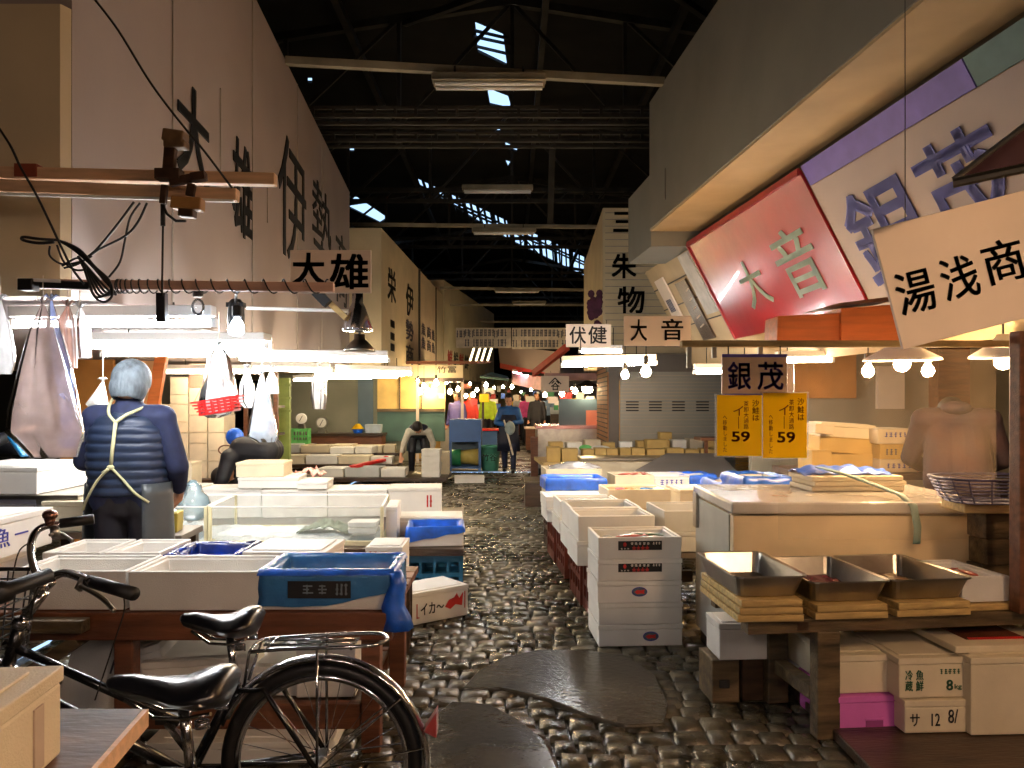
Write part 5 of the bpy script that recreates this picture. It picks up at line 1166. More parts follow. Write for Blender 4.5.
bag('plastic_bag','large pointed clear plastic bag hanging at the left, reaching the worker elbow',P(43,304,2.98),[(P(42,330,2.98),.045),(P(42,370,2.98),.088),(P(42,410,2.98),.125),(P(45,432,2.98),.140),(P(50,446,2.98),.11),(P(54,457,2.98),.085)],.10,plastic_sheet('clear_bag',(220,200,196),.55,.25,.05),.1,1)
bag('plastic_bag','bluish bag hanging just right of the large clear one',P(51,300,3.06),[(P(54,330,3.06),.03),(P(60,365,3.06),.045),(P(64,390,3.06),.05),(P(70,430,3.06),.055),(P(76,442,3.06),.03)],.05,plastic_sheet('bluish_bag',(170,186,232),.6,.1,.35),.2,4)
bag('plastic_bag','narrow pinkish-brown bag hanging third from the left',P(68,306,3.1),[(P(66,318,3.1),.03),(P(67,340,3.1),.033),(P(69,368,3.1),.03)],.03,plastic_sheet('pinkish_bag',(196,160,148),.75,.3,.1),.2,6)
bag('plastic_bag','short grey-white bag hanging beside the narrow pinkish one',P(80,308,3.12),[(P(81,322,3.12),.032),(P(82,345,3.12),.038),(P(83,358,3.12),.034)],.04,milky,.2,8)
bag('plastic_bag','white plastic bag hanging at the left picture edge',P(0,300,3.0),[(P(-2,330,3.0),.05),(P(-2,345,3.0),.062),(P(2,362,3.0),.05),(P(1,374,3.0),.04)],.05,milky,.25,3)
bag('plastic_bag','small white pointed bag by the head of the worker',P(103,381,5.0),[(P(101,390,5.0),.03),(P(97,404,5.0),.07),(P(99,409,5.0),.05)],.04,white,.1,2)
bag('plastic_bag','long white bag hanging with the small red basket in front',P(219,345,4.0),[(P(219,356,4),.05),(P(219,380,4),.075),(P(218,400,4),.09),(P(216,414,4),.07),(P(214,418,4),.03)],.06,milky,.3,5)
bag('plastic_bag','pointed bluish-white bag above the bending worker',P(262,374,5.2),[(P(262,395,5.2),.05),(P(262,420,5.2),.085),(P(262,436,5.2),.105),(P(266,442,5.2),.06)],.06,plastic_sheet('pale_blue_bag',(206,220,236),.75,.2,.2),.12,7)
bag('plastic_bag','short white bag left of the pointed bluish one',P(247,368,5.6),[(P(247,385,5.6),.05),(P(247,402,5.6),.06),(P(249,408,5.6),.03)],.05,milky,.3,9)
bag('plastic_bag','short white bag right of the pointed bluish one',P(272,368,5.6),[(P(272,382,5.6),.04),(P(273,394,5.6),.04)],.05,milky,.3,11)
bag('plastic_bag','small white rag-like bag hanging from the warm tube light',P(319,366,6.6),[(P(319,380,6.6),.06),(P(319,398,6.6),.065),(P(319,409,6.6),.05)],.05,milky,.35,12)
def redbasket():
    t=T('hanging_basket','small red slatted basket hanging in front of the white bag','basket',P(219,406,3.9),rot=(0,R(-9),0))
    g=G()
    for k in range(5):
        z=-.03+k*.016; w=.085+.008*k; 
        for s in (-1,1): g.bar((-w,s*.05,z),(w,s*.05,z),.006,.007); g.bar((s*w,-.05,z),(s*w,.05,z),.006,.007)
    g.box((0,0,-.034),(.17,.1,.005))
    for i in range(6): g.box((-.08+i*.032,-.052,0),(.008,.006,.07)); g.box((-.08+i*.032,.052,0),(.008,.006,.07))
    g.build('basket_body',redP,t,local=True)
    g=G(); g.tube([(-.1,-.05,.035),(0.02,0,.23)],.002,5); g.tube([(.11,-.05,.035),(0.02,0,.23)],.002,5); g.build('cords',woodP,t,local=True)
redbasket()
# ---------------------------------------------------------------- right hanging things
t=T('stall_beam','pale wooden beam carrying the yellow posters','beam',P(850,342,3.62)); g=G(); g.bar(P(681,344,3.6),P(1030,344,3.6),.05,.03); g.build('beam',woodP,t,bevel=.004)
for u in (689,714,760): 
    g=G(); g.bar(P(u,345,3.6),P(u,368 if u==689 else 358,3.6),.02,.02); g.build('peg',mat('pale_metal',(180,176,160),.4),t)
t=T('orange_crate_board','orange wooden panel above the beam, left of the pair','panel',P(808,329,3.9)); g=G(); g.slab([P(777,341,3.9),P(840,341,3.9),P(840,313,3.9),P(778,316,3.9)],(0,.2,0)); g.build('panel',woodO,t,bevel=.004)
t=T('orange_crate_board','orange wooden panel above the beam, right of the pair','panel',P(868,324,3.88)); g=G(); g.slab([P(841,342,3.88),P(900,342,3.88),P(900,304,3.88),P(841,308,3.88)],(0,.2,0)); g.build('panel',woodO,t,bevel=.004)
g=G(); g.slab([P(820,308,3.86),P(895,300,3.86),P(895,296,3.86),P(840,303,3.86)],(0,.25,0)); tag(g.build('brown_batten',woodR),'thin brown batten resting on the orange panels','batten')
# vinyl sheet
g=G(); g.grid(lambda a,b:Vector((1.26+a*1.02,3.69+.018*math.sin(a*17)+.03*noise.noise(Vector((a*4,b*2,5))),.74+b*.90)),48,10)
tag(g.build('vinyl_sheet',vinyl,smooth=True),'dusty transparent vinyl sheet hanging in front of the freezer stall','plastic sheet')
# sloping fascia signs (follow fascia plane)
def fpt(d,t_): return fbot(d).lerp(ftop(d),t_)
nrm=(fpt(3,0)-fpt(5,0)).cross(fpt(5,1)-fpt(5,0)).normalized()
if nrm.x>0: nrm=-nrm
def fpanel(name,label,d0,d1,t0,t1,m,off=.02,th=.02,cat='sign'):
    t=T(name,label,cat,fpt((d0+d1)/2,t0)); g=G(); q=[fpt(d0,t0)+nrm*off,fpt(d1,t0)+nrm*off,fpt(d1,t1)+nrm*off,fpt(d0,t1)+nrm*off]; g.slab(q,nrm*-th); g.build('panel',m,t); return t
def ftext(t,ch,d0,d1,t0,t1,m,off=.026,bold=.03):
    o=fpt(d0,t0)+nrm*off; xd=(fpt(d1,0)-fpt(d0,0)); L_=xd.length; yd=(fpt(d0,1)-fpt(d0,0)); H_=yd.length*(t1-t0); yd=yd.normalized(); xd=(xd-yd*xd.dot(yd)); lettering(ch,m,t,o,xd,yd,xd.length,H_,bold=bold,t=.004)
t=fpanel('sign_sheet','glossy red sign sheet with pale green characters on the sloping fascia',8.0,5.45,0.0,1.0,redM,.045)
ftext(t,'大',7.25,6.75,.22,.62,inkw,.05,.01); ftext(t,'音',6.4,5.75,.20,.70,inkw,.05,.01)
g=G(); g.bar(fpt(8.02,0)+nrm*.045,fpt(8.02,1)+nrm*.045,.03,.03); g.bar(fpt(8.0,.995)+nrm*.05,fpt(5.45,.995)+nrm*.05,.02,.05); g.build('rolled_edge',mat('red_edge',(150,40,44),.4),t)
t=fpanel('sign_board','white sign board with huge blue characters on the sloping fascia',5.43,2.7,0.0,.875,wallP,.03)
ftext(t,'銀',5.25,4.5,.12,.70,inkb,.036,.025); ftext(t,'茂',4.4,3.75,.20,.74,inkb,.036,.025)
t2=fpanel('fascia_stripe','blue-purple stripe board above the white sign, turning teal near the edge',5.43,3.72,.88,1.02,inkp,.03,cat='board'); g=G(); g.slab([fpt(3.71,.88)+nrm*.03,fpt(2.7,.88)+nrm*.03,fpt(2.7,1.02)+nrm*.03,fpt(3.71,1.02)+nrm*.03],-nrm*.02); g.build('teal_panel',mat('teal_board',(72,110,112),.6),t2)
t=fpanel('plaque','dark brown wooden plaque with pale brushwork left of the red sheet',9.0,8.62,.05,.72,woodD,.03,cat='plaque'); g=G()
for k in range(5): g.bar(fpt(8.85-.03*k,.2+.1*k)+nrm*.035,fpt(8.72-.02*k,.22+.1*k)+nrm*.035,.012,.012)
g.build('brushwork',paper,t)
t=fpanel('plaque','pale paper plaque left of the dark wooden plaque',9.65,9.3,.35,.85,paper,.03,cat='plaque')
g=G()
for k in range(4): g.bar(fpt(9.55-.05*k,.45)+nrm*.035,fpt(9.55-.05*k,.60)+nrm*.035,.01,.01)
g.build('small_writing',inkg,t)
fpanel('plaque','pale grey plaque between the dark plaque and the red sheet',8.5,8.15,.30,.95,mat('grey_plaque',(186,180,168),.6),.03,cat='plaque')
# dark lamp / folded awning at upper right
t=T('folded_awning','dark maroon folded awning with a metal edge, upper right corner','awning',P(1000,165,2.2))
g=G(); g.hexa([P(957,181,2.2),P(1030,163,2.1),P(1030,166,2.4),P(957,184,2.4),P(965,172,2.2),P(1040,110,2.1),P(1040,112,2.4),P(965,172,2.4)]); g.build('cloth',mat('maroon_cloth',(70,38,40),.6,var=.2),t,bevel=.005)
g=G(); g.tube([P(953,183,2.15),P(1035,166,2.05)],.014,8); g.tube([P(953,180,2.15),P(1035,118,2.05)],.008,8); g.build('metal_edge',steel,t)
g=G(); g.bar(P(1034,150,2.2),Vector((1.62,2.3,3.14)),.02); g.build('ceiling_stay',steelD,t)
# ================================================================ BICYCLES
def wheel(parent,name,c,r,spokes=28,tw=.021):
    w=T(name,None,None,(0,0,0)); w.parent=parent; del_=[k for k in ('label','category') if k in w]; 
    for k in del_: del w[k]
    c=Vector(c); circ=lambda rr,n=48:[c+Vector((rr*math.cos(a),0,rr*math.sin(a))) for a in [2*math.pi*i/n for i in range(n)]]
    g=G(); g.tube(circ(r-tw),tw,10,loop=True); tire=g.build('tyre',black,w,local=True,smooth=True)
    g=G(); g.tube(circ(r-2*tw-.006),.011,8,loop=True); g.build('wheel_rim',chrome,w,local=True,smooth=True)
    g=G()
    for i in range(spokes):
        a=2*math.pi*i/spokes; b_=a+(.5 if i%2 else -.5); s=.025*(1 if i%4<2 else -1)
        g.tube([c+Vector((.025*math.cos(b_),s,.025*math.sin(b_))),c+Vector(((r-.05)*math.cos(a),0,(r-.05)*math.sin(a)))],.0014,4)
    g.build('spokes',chrome,w,local=True)
    g=G(); g.lathe([(.012,-.05),(.03,-.03),(.03,-.025),(.016,-.02),(.016,.02),(.03,.025),(.03,.03),(.012,.05)],c,14,'Y'); g.build('hub',steel,w,local=True,smooth=True)
def saddle(parent,c,L_=.25,m=saddleM,rz=0,k=1.0):
    c=Vector(c); g=G(); rings=[]; rot=Matrix.Rotation(rz,3,'Z')
    prof=((-.5,.012,-.018,.004),(-.46,.022,-.03,.010),(-.3,.028,-.045,.012),(-.1,.042,-.055,.004),(.1,.072,-.062,.004),(.25,.094,-.066,.018),(.36,.102,-.060,.026),(.44,.096,-.056,.026),(.48,.082,-.048,.020),(.5,.06,-.036,.008),(.505,.03,-.02,-.006))
    for x,w,zb,zt in prof:
        ring=[]
        for j in range(16):
            a=2*math.pi*j/16; y=w*k*math.cos(a); s=math.sin(a); z=(zt if s>0 else zb)*abs(s)**.7*(1 if s<0 else 1)*(1 if s<0 else 1)
            zm=zt*.55+zb*.45; q=abs(math.cos(a))
            z=zt-(zt-zm)*q**3.2 if s>=-1e-6 else zb+(zm-zb)*q**1.6
            ring.append(c+rot@Vector((x*L_,y,z)))
        rings.append(ring)
    g.loft(rings); o=g.build('saddle',m,parent,smooth=True); 
    g=G(); 
    for s in (-1,1):
        g.tube([c+rot@Vector((-.35*L_,s*.012,-.04)),c+rot@Vector((-.1*L_,s*.022,-.075)),c+rot@Vector((.12*L_,s*.022,-.078)),c+rot@Vector((.4*L_,s*.05,-.055))],.0045,6)
        pts=[c+rot@Vector((.34*L_+.014*math.cos(a),s*.055+.014*math.sin(a),-.085+a*.0011)) for a in [i*.6 for i in range(32)]]; g.tube(pts,.0028,5)
    s_=g.build('springs',chrome,parent); s_.parent=o; s_.location=(0,0,0)
    return o
def bicycle(label,hub,r,wb,seat,sh,rack=True,rz=0,frm=gloss_black,sm=saddleM,sL=.25,bars=None,basket=True):
    t=T('bicycle',label,'bicycle',(hub[0],hub[1],0))
    H_=Vector(hub); Fh=H_+Vector((-wb,0,0)); S=Vector(seat); BB=H_+Vector((-.40,0,-.04)); HT=Fh+Vector((.17,0,.42)); HB=Fh+Vector((.12,0,.26))
    wheel(t,'rear_wheel',H_-Vector((hub[0],hub[1],0)),r); wheel(t,'front_wheel',Fh-Vector((hub[0],hub[1],0)),r)
    g=G(); 
    for y in (-.06,.06):
        g.tube([H_+Vector((0,y,0)),BB+Vector((0,y*.5,0))],.010,8)
        g.tube([H_+Vector((0,y,0)),H_+Vector((-.16,y*.9,.24)),S+Vector((.06,y*.3,-.22))],.008,8)
    top=S+Vector((.03,0,-.12)); g.tube([BB,S+Vector((.05,0,-.20))],.016,10); g.tube([BB,HB],.018,10); g.tube([BB+Vector((-.03,0,.16)),HB+Vector((.0,0,.10)),],.014,10); g.tube([HB,HT],.020,10)
    for y in (-.05,.05): g.tube([HB+Vector((0,y*.4,0)),HB+Vector((-.03,y,-.06)),Fh+Vector((0,y,0))],.010,8)
    g.build('frame',frm,t,smooth=True)
    g=G(); g.tube([S+Vector((.05,0,-.22)),S+Vector((.03,0,-.06))],.0125,10); g.build('seat_post',chrome,t,smooth=True)
    saddle(t,S,sL,sm)
    # fenders
    for c_,a0,a1,nm in ((H_,-18,158,'rear_fender'),(Fh,20,150,'front_fender')):
        g=G(); rings=[]
        for i in range(25):
            a=R(a0+(a1-a0)*i/24); rr=r+.018; ring=[]
            for y,dr in ((-.028,-.012),(-.02,0),(0,.005),(.02,0),(.028,-.012),(.02,-.003),(0,.002),(-.02,-.003)): ring.append(c_+Vector(((rr+dr)*math.cos(a),y,(rr+dr)*math.sin(a))))
            rings.append(ring)
        g.loft(rings); fd=g.build(nm,chrome,t,smooth=True)
        g=G()
        for a in ((R(10),R(40)) if nm=='rear_fender' else (R(60),)):
            for y in (-.05,.05): g.tube([c_+Vector((0,y,0)),c_+Vector(((r+.01)*math.cos(a),y*.6,(r+.01)*math.sin(a)))],.003,6)
        st=g.build('fender_stays',chrome,t); 
    if rack:
        z=r+H_.z+.055; x0,x1=H_.x-.20,H_.x+.19; Y=H_.y; g=G(); g.tube(spline([Vector((p[0],p[1]+Y,p[2])) for p in ((x0,-.055,z-.01),(x0+.1,-.06,z),(x1-.06,-.065,z+.01),(x1,-.03,z+.012),(x1,.03,z+.012),(x1-.06,.065,z+.01),(x0+.1,.06,z),(x0,.055,z-.01),(x0,-.055,z-.01))],4),.006,8)
        g.tube([(x0+.03,Y-.022,z),(x1-.08,Y-.022,z+.008)],.004,6); g.tube([(x0+.03,Y+.022,z),(x1-.08,Y+.022,z+.008)],.004,6)
        for x in (x0+.05,x0+.2,x1-.09): g.tube([(x,Y-.06,z),(x,Y+.06,z)],.004,6)
        for y in (-.06,.06): g.tube([(x0+.2,Y+y,z),H_+Vector((0,y,0))],.005,6); g.tube([(x0,Y+y,z-.01),S+Vector((.08,y*.3,-.2))],.005,6)
        g.build('rear_rack',chrome,t,smooth=True)
        g=G(); c_=H_+Vector(((r+.05)*math.cos(R(22)),0,(r+.05)*math.sin(R(22)))); g.prism([c_+Vector(p) for p in ((-.02,-.03,-.03),(.02,-.03,-.05),(.02,-.03,.03),)],(0,.06,0)); g.build('rear_reflector',mat('reflector_red',(150,50,50),.3,coat=.5),t,bevel=.003)
    # chain case / crank
    g=G(); g.prism([H_+Vector((-.02,-.045,-.005)),H_+Vector((-.02,-.045,-.05)),BB+Vector((-.1,-.045,-.08)),BB+Vector((-.12,-.045,.0)),BB+Vector((-.06,-.045,.05))],(0,-.02,0)); g.build('chain_case',steelD,t,bevel=.006)
    g=G(); g.bar(BB+Vector((0,-.08,0)),BB+Vector((.1,-.08,-.13)),.014,.022); g.build('crank',chrome,t); g=G(); g.bar(BB+Vector((0,.07,0)),BB+Vector((-.1,.07,.13)),.014,.022); g.build('crank',chrome,t)
    g=G(); g.box(BB+Vector((.1,-.13,-.13)),(.08,.09,.02)); g.box(BB+Vector((-.1,.12,.13)),(.08,.09,.02)); g.build('pedals',black,t)
    g=G(); g.tube([H_+Vector((0,-.08,-.0)),H_+Vector((.05,-.1,-.16)),H_+Vector((.02,-.1,-H_.z+.01))],.006,6); g.tube([H_+Vector((0,.08,-.0)),H_+Vector((.05,.1,-.16)),H_+Vector((.02,.1,-H_.z+.01))],.006,6); g.build('stand',chrome,t)
    if bars: bars(t,HT,Fh)
    return t
def lever(g,pts): g.tube(spline(pts,4),[.006]*(4*(len(pts)-1)+1),6)
def barsA(t,HT,Fh):
    st=P(44,592,2.36)
    g=G(); g.tube([HT,st],.016,10); g.tube(spline([P(52,582,2.30),P(44,588,2.36),P(37,575,2.42),P(32,560,2.48),P(31,545,2.54),P(36,532,2.58),P(46,526,2.6),P(62,524,2.62)],4),.012,10); g.tube(spline([P(44,588,2.36),P(52,578,2.30),P(64,573,2.24),P(80,577,2.17),P(92,582,2.12)],4),.012,10); g.build('handlebar',chrome,t,smooth=True)
    g=G(); g.tube([P(60,523.5,2.62),P(94,519,2.66)],[.0165,.0175],12); g.build('grip',black,t,smooth=True)
    g=G(); g.tube([P(89,581,2.14),P(134,594,2.02)],[.0165,.018],12); g.build('grip',black,t,smooth=True)
    g=G(); g.ell(P(50,515,2.58),(.024,.024,.018),16,8); g.lathe([(.012,-.035),(.018,-.012),(.01,-.01)],P(50,515,2.58),10); g.build('bell',mat('worn_bell',(150,110,96),.25,metal=.8),t,smooth=True)
    g=G(); lever(g,[P(50,535,2.58),P(60,533,2.62),P(67,537,2.62),P(72,541,2.62)]); g.bar(P(54,527,2.6),P(56,537,2.6),.02,.02); g.build('brake_lever',steel,t,smooth=True)
    g=G(); g.bar(P(84,579,2.14),P(78,590,2.12),.012,.02); lever(g,[P(80,586,2.12),P(92,592,2.08),P(104,600,2.04),P(114,611,2.0)]); g.build('brake_lever',steel,t,smooth=True)
    g=G(); g.ell(P(40,587,2.28),(.022,.026,.022),14,8); g.build('head_lamp',chrome,t,smooth=True)
    g=G(); g.tube(spline([P(31,542,2.55),P(20,550,2.5),P(14,570,2.48),P(10,600,2.45)],5),.0025,5); g.tube(spline([P(84,579,2.14),P(60,572,2.2),P(38,588,2.2),P(30,620,2.3)],5),.0025,5); g.tube(spline([P(124,598,2.05),P(124,612,2.1),P(115,640,2.2),P(95,700,2.3)],5),.0022,5); g.build('brake_cables',steelD,t)
    g=G(); g.lathe([(.022,-.02),(.028,0),(.022,.02)],HT,12); g.build('headset',chrome,t,smooth=True)
    c=Vector((X(-10,2.36)-.06,2.36,.60)); 
    g=G(); n=28
    def ring(k,z): return [Vector((c.x+.14*k*math.copysign(abs(math.cos(q))**.5,math.cos(q)),c.y+.18*k*math.copysign(abs(math.sin(q))**.5,math.sin(q)),z)) for q in [2*math.pi*i/n for i in range(n)]]
    for i in range(9): g.tube(ring(.8+.2*i/8,c.z+.25*i/8),.003 if i<8 else .007,5,loop=True)
    a,b_=ring(.8,c.z),ring(1,c.z+.25)
    for i in range(n): g.tube([a[i],b_[i]],.003,5)
    for i in range(1,14): g.tube([a[i],a[28-i]],.003,4)
    g.build('front_basket',black,t)
bicycle('bicycle with silver rear rack and grey-topped saddle in front of the bench',(X(322,2.36),2.36,.305),.305,1.08,(X(220,2.36)+.0,2.36,.745),.74,True,bars=barsA,sL=.235)
def barsB(t,HT,Fh):
    st=HT+Vector((.03,0,.30)); 
    g=G(); g.tube([HT,st],.014,10); g.tube(spline([P(6,590,1.66),P(-18,592,1.66),P(-45,585,1.62),st,st+Vector((-.03,-.12,.02)),st+Vector((0,-.22,.03)),st+Vector((.10,-.26,.02))],4),.011,10); g.build('handlebar',chrome,t,smooth=True)
    g=G(); g.tube([P(-6,594,1.62),P(8,591,1.64),P(12,588,1.65),P(50,575,1.72)],[.026,.022,.0165,.0165],12); g.build('grip',black,t,smooth=True)
bicycle('nearer black bicycle, only its broad black saddle and grip well in view',(X(170,1.74)+.27,1.74,.27),.27,1.02,(X(170,1.74),1.74,.775),.75,False,bars=barsB,sL=.275)
g=None
# ================================================================ FOREGROUND LEFT
t=T('plank_table','worn wooden plank table in the near left corner','table',(-.95,1.3,0))
g=G(); g.hexa([Vector(p) for p in ((-1.7,.85,.765),(-.63,.85,.765),(-.715,1.52,.765),(-1.7,1.52,.765),(-1.7,.85,.80),(-.63,.85,.80),(-.715,1.52,.80),(-1.7,1.52,.80))]); g.build('table_top',mat('worn_plank',(112,80,58),.6,var=.35,scale=3,stretch=(1.5,5,5),bump=.2,bscale=14),t,bevel=.004)
g=G(); g.bar((-.633,.85,.783),(-.712,1.515,.783),.012,.033); g.build('pale_edge',wood,t)
for x,y in ((-.80,1.42),(-.78,.9),(-1.6,1.42),(-1.6,.9)):
    g=G(); g.mm((x-.03,y-.03,0),(x+.03,y+.03,.765)); g.build('leg',woodG,t)
t=fbox('foam box with a handle notch in the near left corner on the plank table',(-.962,1.10,.802),.44,.40,.150,R(5.5),m=foam_c)
g=G(); g.box((.2215,.12,.06),(.004,.03,.10)); g.build('handle_notch',mat('notch_shade_board',(200,180,160),.7),t,local=True,bevel=.001)
# ================================================================ PEOPLE
def remesh(g,vox,name='b',smooth=6):
    me=g.mesh(name,[]); o=bpy.data.objects.new('tmp',me); C.objects.link(o)
    md=o.modifiers.new('r','REMESH'); md.mode='VOXEL'; md.voxel_size=vox; md.use_smooth_shade=True
    s=o.modifiers.new('s','SMOOTH'); s.factor=.6; s.iterations=smooth
    bpy.context.view_layer.update(); m2=bpy.data.meshes.new_from_object(o.evaluated_get(bpy.context.evaluated_depsgraph_get()))
    bpy.data.objects.remove(o); return m2
def cap(g,p,q,r1,r2,n=14):
    p=Vector(p); q=Vector(q); d=(q-p); L_=d.length or 1e-4; d/=L_; pts=[];rs=[]
    for k in range(5): a=math.pi/2*(k/4); pts.append(p-d*r1*math.cos(a)); rs.append(max(r1*math.sin(a),.001))
    for k in range(1,4): s=k/4; pts.append(p.lerp(q,s)); rs.append(r1+(r2-r1)*s)
    for k in range(5): a=math.pi/2*(1-k/4); pts.append(q+d*r2*math.cos(a)); rs.append(max(r2*math.sin(a),.001))
    g.tube(pts,rs,n)
def link(parent,name,me,m):
    me.materials.clear(); me.materials.append(m); o=bpy.data.objects.new(name,me); C.objects.link(o); o.parent=parent; return o
def hand(g,w,dirv,palm,s=1,curl=.5,side=1):
    """w wrist, dirv finger dir, palm normal, five fingers of their own lengths"""
    d=Vector(dirv).normalized(); n=Vector(palm).normalized(); n=(n-d*n.dot(d)).normalized(); a=d.cross(n)*side; w=Vector(w)
    cap(g,w,w+d*.045*s,.026*s,.03*s,10); cap(g,w+d*.05*s+a*.022*s,w+d*.08*s+a*.024*s,.016*s,.013*s,8); cap(g,w+d*.05*s-a*.022*s,w+d*.08*s-a*.024*s,.016*s,.013*s,8); cap(g,w+d*.05*s,w+d*.085*s,.018*s,.015*s,8)
    for k,(o,L_) in enumerate(((.033,.066),(.011,.076),(-.011,.071),(-.032,.056))):
        b=w+d*.082*s+a*o*s; c1=b+(d*math.cos(curl*.6)+n*math.sin(curl*.6))*L_*.5*s; c2=c1+(d*math.cos(curl*1.5)+n*math.sin(curl*1.5))*L_*.5*s
        cap(g,b,c1,.0095*s,.0088*s,8); cap(g,c1,c2,.0088*s,.0075*s,8)
    b=w+d*.03*s+a*.026*s; c1=b+(d*.6+a*.7+n*.3).normalized()*.04*s; cap(g,b,c1,.013*s,.011*s,8); cap(g,c1,c1+(d*.9+a*.2+n*.35).normalized()*.032*s,.011*s,.0085*s,8)
def person(label,loc,rz,J,top=navyD,legs=apronM,hair=hairK,vox=.010,s=1.0,sleeve=1.0,bulk=1.0,hairlen=0,curl=.5,group=None,extra=None,shoes=black,name='person'):
    t=T(name,label,'person',loc,rz,group); J={k:Vector(v) for k,v in J.items()}
    hd=J['head']; nk=J['neck']; up=(hd-nk).normalized(); fw=Vector(J.get('face',(0,1,0))).normalized(); fw=(fw-up*fw.dot(up)).normalized(); rt=fw.cross(up)
    def hp(r_,f,u): return hd+rt*r_*s+fw*f*s+up*u*s
    rot=Matrix((rt,fw,up)).transposed()
    g=G(); g.ell(hp(0,-.008,.02),(.078*s,.095*s,.10*s),18,12,rot); g.ell(hp(0,.022,-.045),(.056*s,.062*s,.06*s),14,10,rot)
    cap(g,hp(0,.085,.01),hp(0,.108,-.02),.010*s,.014*s,8)
    for sg in (-1,1): g.ell(hp(sg*.079,-.005,-.005),(.010*s,.018*s,.030*s),8,6,rot); cap(g,hp(sg*.03,.082,.03),hp(sg*.045,.074,.03),.010*s,.008*s,6)
    cap(g,hp(-.02,.082,-.055),hp(.02,.082,-.055),.008*s,.008*s,6)
    cap(g,nk-up*.04*s,hp(0,-.015,-.03),.055*s,.052*s)
    ch,pv=J['chest'],J['pelvis']; sh=[J['shL'],J['shR']]; 
    cap(g,sh[0],sh[1],.058*s,.058*s); 
    sx=(sh[1]-sh[0]).normalized()
    for o_ in (-.07,0,.07): cap(g,ch+sx*o_*s,pv+sx*o_*s*1.1,.085*s,.09*s)
    for side in 'LR':
        cap(g,J['sh'+side],J['el'+side],.047*s,.038*s); cap(g,J['el'+side],J['wr'+side],.037*s,.026*s)
        e,w=J['el'+side],J['wr'+side]; hdv=Vector(J.get('hd'+side,(w-e))); hand(g,w,hdv,J.get('pn'+side,(0,1,0) if abs((w-e).normalized().y)<.8 else (0,0,-1)),s,curl,1 if side=='L' else -1)
        cap(g,J['hip'+side],J['kn'+side],.078*s,.055*s); cap(g,J['kn'+side],J['an'+side],.052*s,.035*s)
        f=J['an'+side]+Vector((0,0,-.045*s)); cap(g,f-Vector((0,.03,0))*s,f+Vector(J.get('toe',(0,.14,0)))*s,.036*s,.03*s)
    b=link(t,'body',remesh(g,vox),skin)
    # hair
    g=G(); g.ell(hp(0,-.022,.035),(.084*s,.095*s,.096*s),20,14,rot)
    if hairlen: g.ell(hp(0,-.04,-.01),(.082*s,.075*s,.085*s),16,10,rot)
    me=remesh(g,.009*s,smooth=3)
    inv=rot.inverted()
    import bmesh as _b
    bm=_b.new(); bm.from_mesh(me); dl=[v for v in bm.verts if (lambda q:(q.y>.045*s and q.z<.075*s) or q.z<-.05*s-(.02*s if hairlen else 0) or (q.y>.0 and q.z<.0))(inv@(v.co-hd))]
    _b.ops.delete(bm,geom=dl,context='VERTS'); bm.to_mesh(me); bm.free(); h=link(t,'hair',me,hair); md=h.modifiers.new('s','SOLIDIFY'); md.thickness=.01*s; md.offset=1
    if J.get('eyes',1):
        g=G()
        for sg in (-1,1): g.ell(hp(sg*.032,.083,.012),(.011*s,.008*s,.007*s),8,6,rot)
        g.build('eyes',ink,t,local=True,smooth=True)
    # jacket
    k=1.0*bulk; g=G(); cap(g,sh[0]+Vector((0,0,-.005)),sh[1]+Vector((0,0,-.005)),.072*s*k,.072*s*k)
    for o_ in (-.075,0,.075): cap(g,ch+sx*o_*s,pv+sx*o_*s*1.15,.10*s*k,.105*s*k)
    cap(g,nk-up*.05*s,nk+up*.02*s,.075*s,.068*s)
    for side in 'LR':
        e,w=J['el'+side],J['wr'+side]; cap(g,J['sh'+side],e,.066*s*k,.054*s*k); 
        cap(g,e,e.lerp(w,.9*sleeve),.053*s*k,.04*s*k)
    link(t,'jacket',remesh(g,vox),top)
    g=G(); 
    for o_ in (-.07,0,.07): cap(g,pv+sx*o_*s,pv+sx*o_*s-Vector((0,0,.04*s)),.102*s,.10*s)
    for side in 'LR': cap(g,J['hip'+side],J['kn'+side],.092*s,.072*s); cap(g,J['kn'+side],J['an'+side]+Vector((0,0,.02)),.07*s,.056*s)
    link(t,'trousers',remesh(g,vox),legs)
    g=G()
    for side in 'LR': f=J['an'+side]+Vector((0,0,-.04*s)); to=Vector(J.get('toe',(0,.14,0))); cap(g,f-to.normalized()*.04*s,f+to*1.05*s,.046*s,.04*s); cap(g,f,f+Vector((0,0,.12*s)),.05*s,.052*s)
    link(t,'boots',remesh(g,vox),shoes)
    if extra: extra(t,J,hp,rot)
    return t
def stand(s=1,**o):
    J=dict(head=(0,.01,1.575),neck=(0,-.01,1.43),chest=(0,0,1.27),pelvis=(0,0,.93),shL=(-.17,0,1.37),shR=(.17,0,1.37),elL=(-.24,0,1.10),elR=(.24,0,1.10),wrL=(-.25,.08,.87),wrR=(.25,.08,.87),hipL=(-.09,0,.88),hipR=(.09,0,.88),knL=(-.1,.02,.48),knR=(.1,.02,.48),anL=(-.1,0,.09),anR=(.1,0,.09))
    J.update(o); return {k:(Vector(v)*s if not k in ('face','toe','eyes','hdL','hdR','pnL','pnR') else v) for k,v in J.items()}
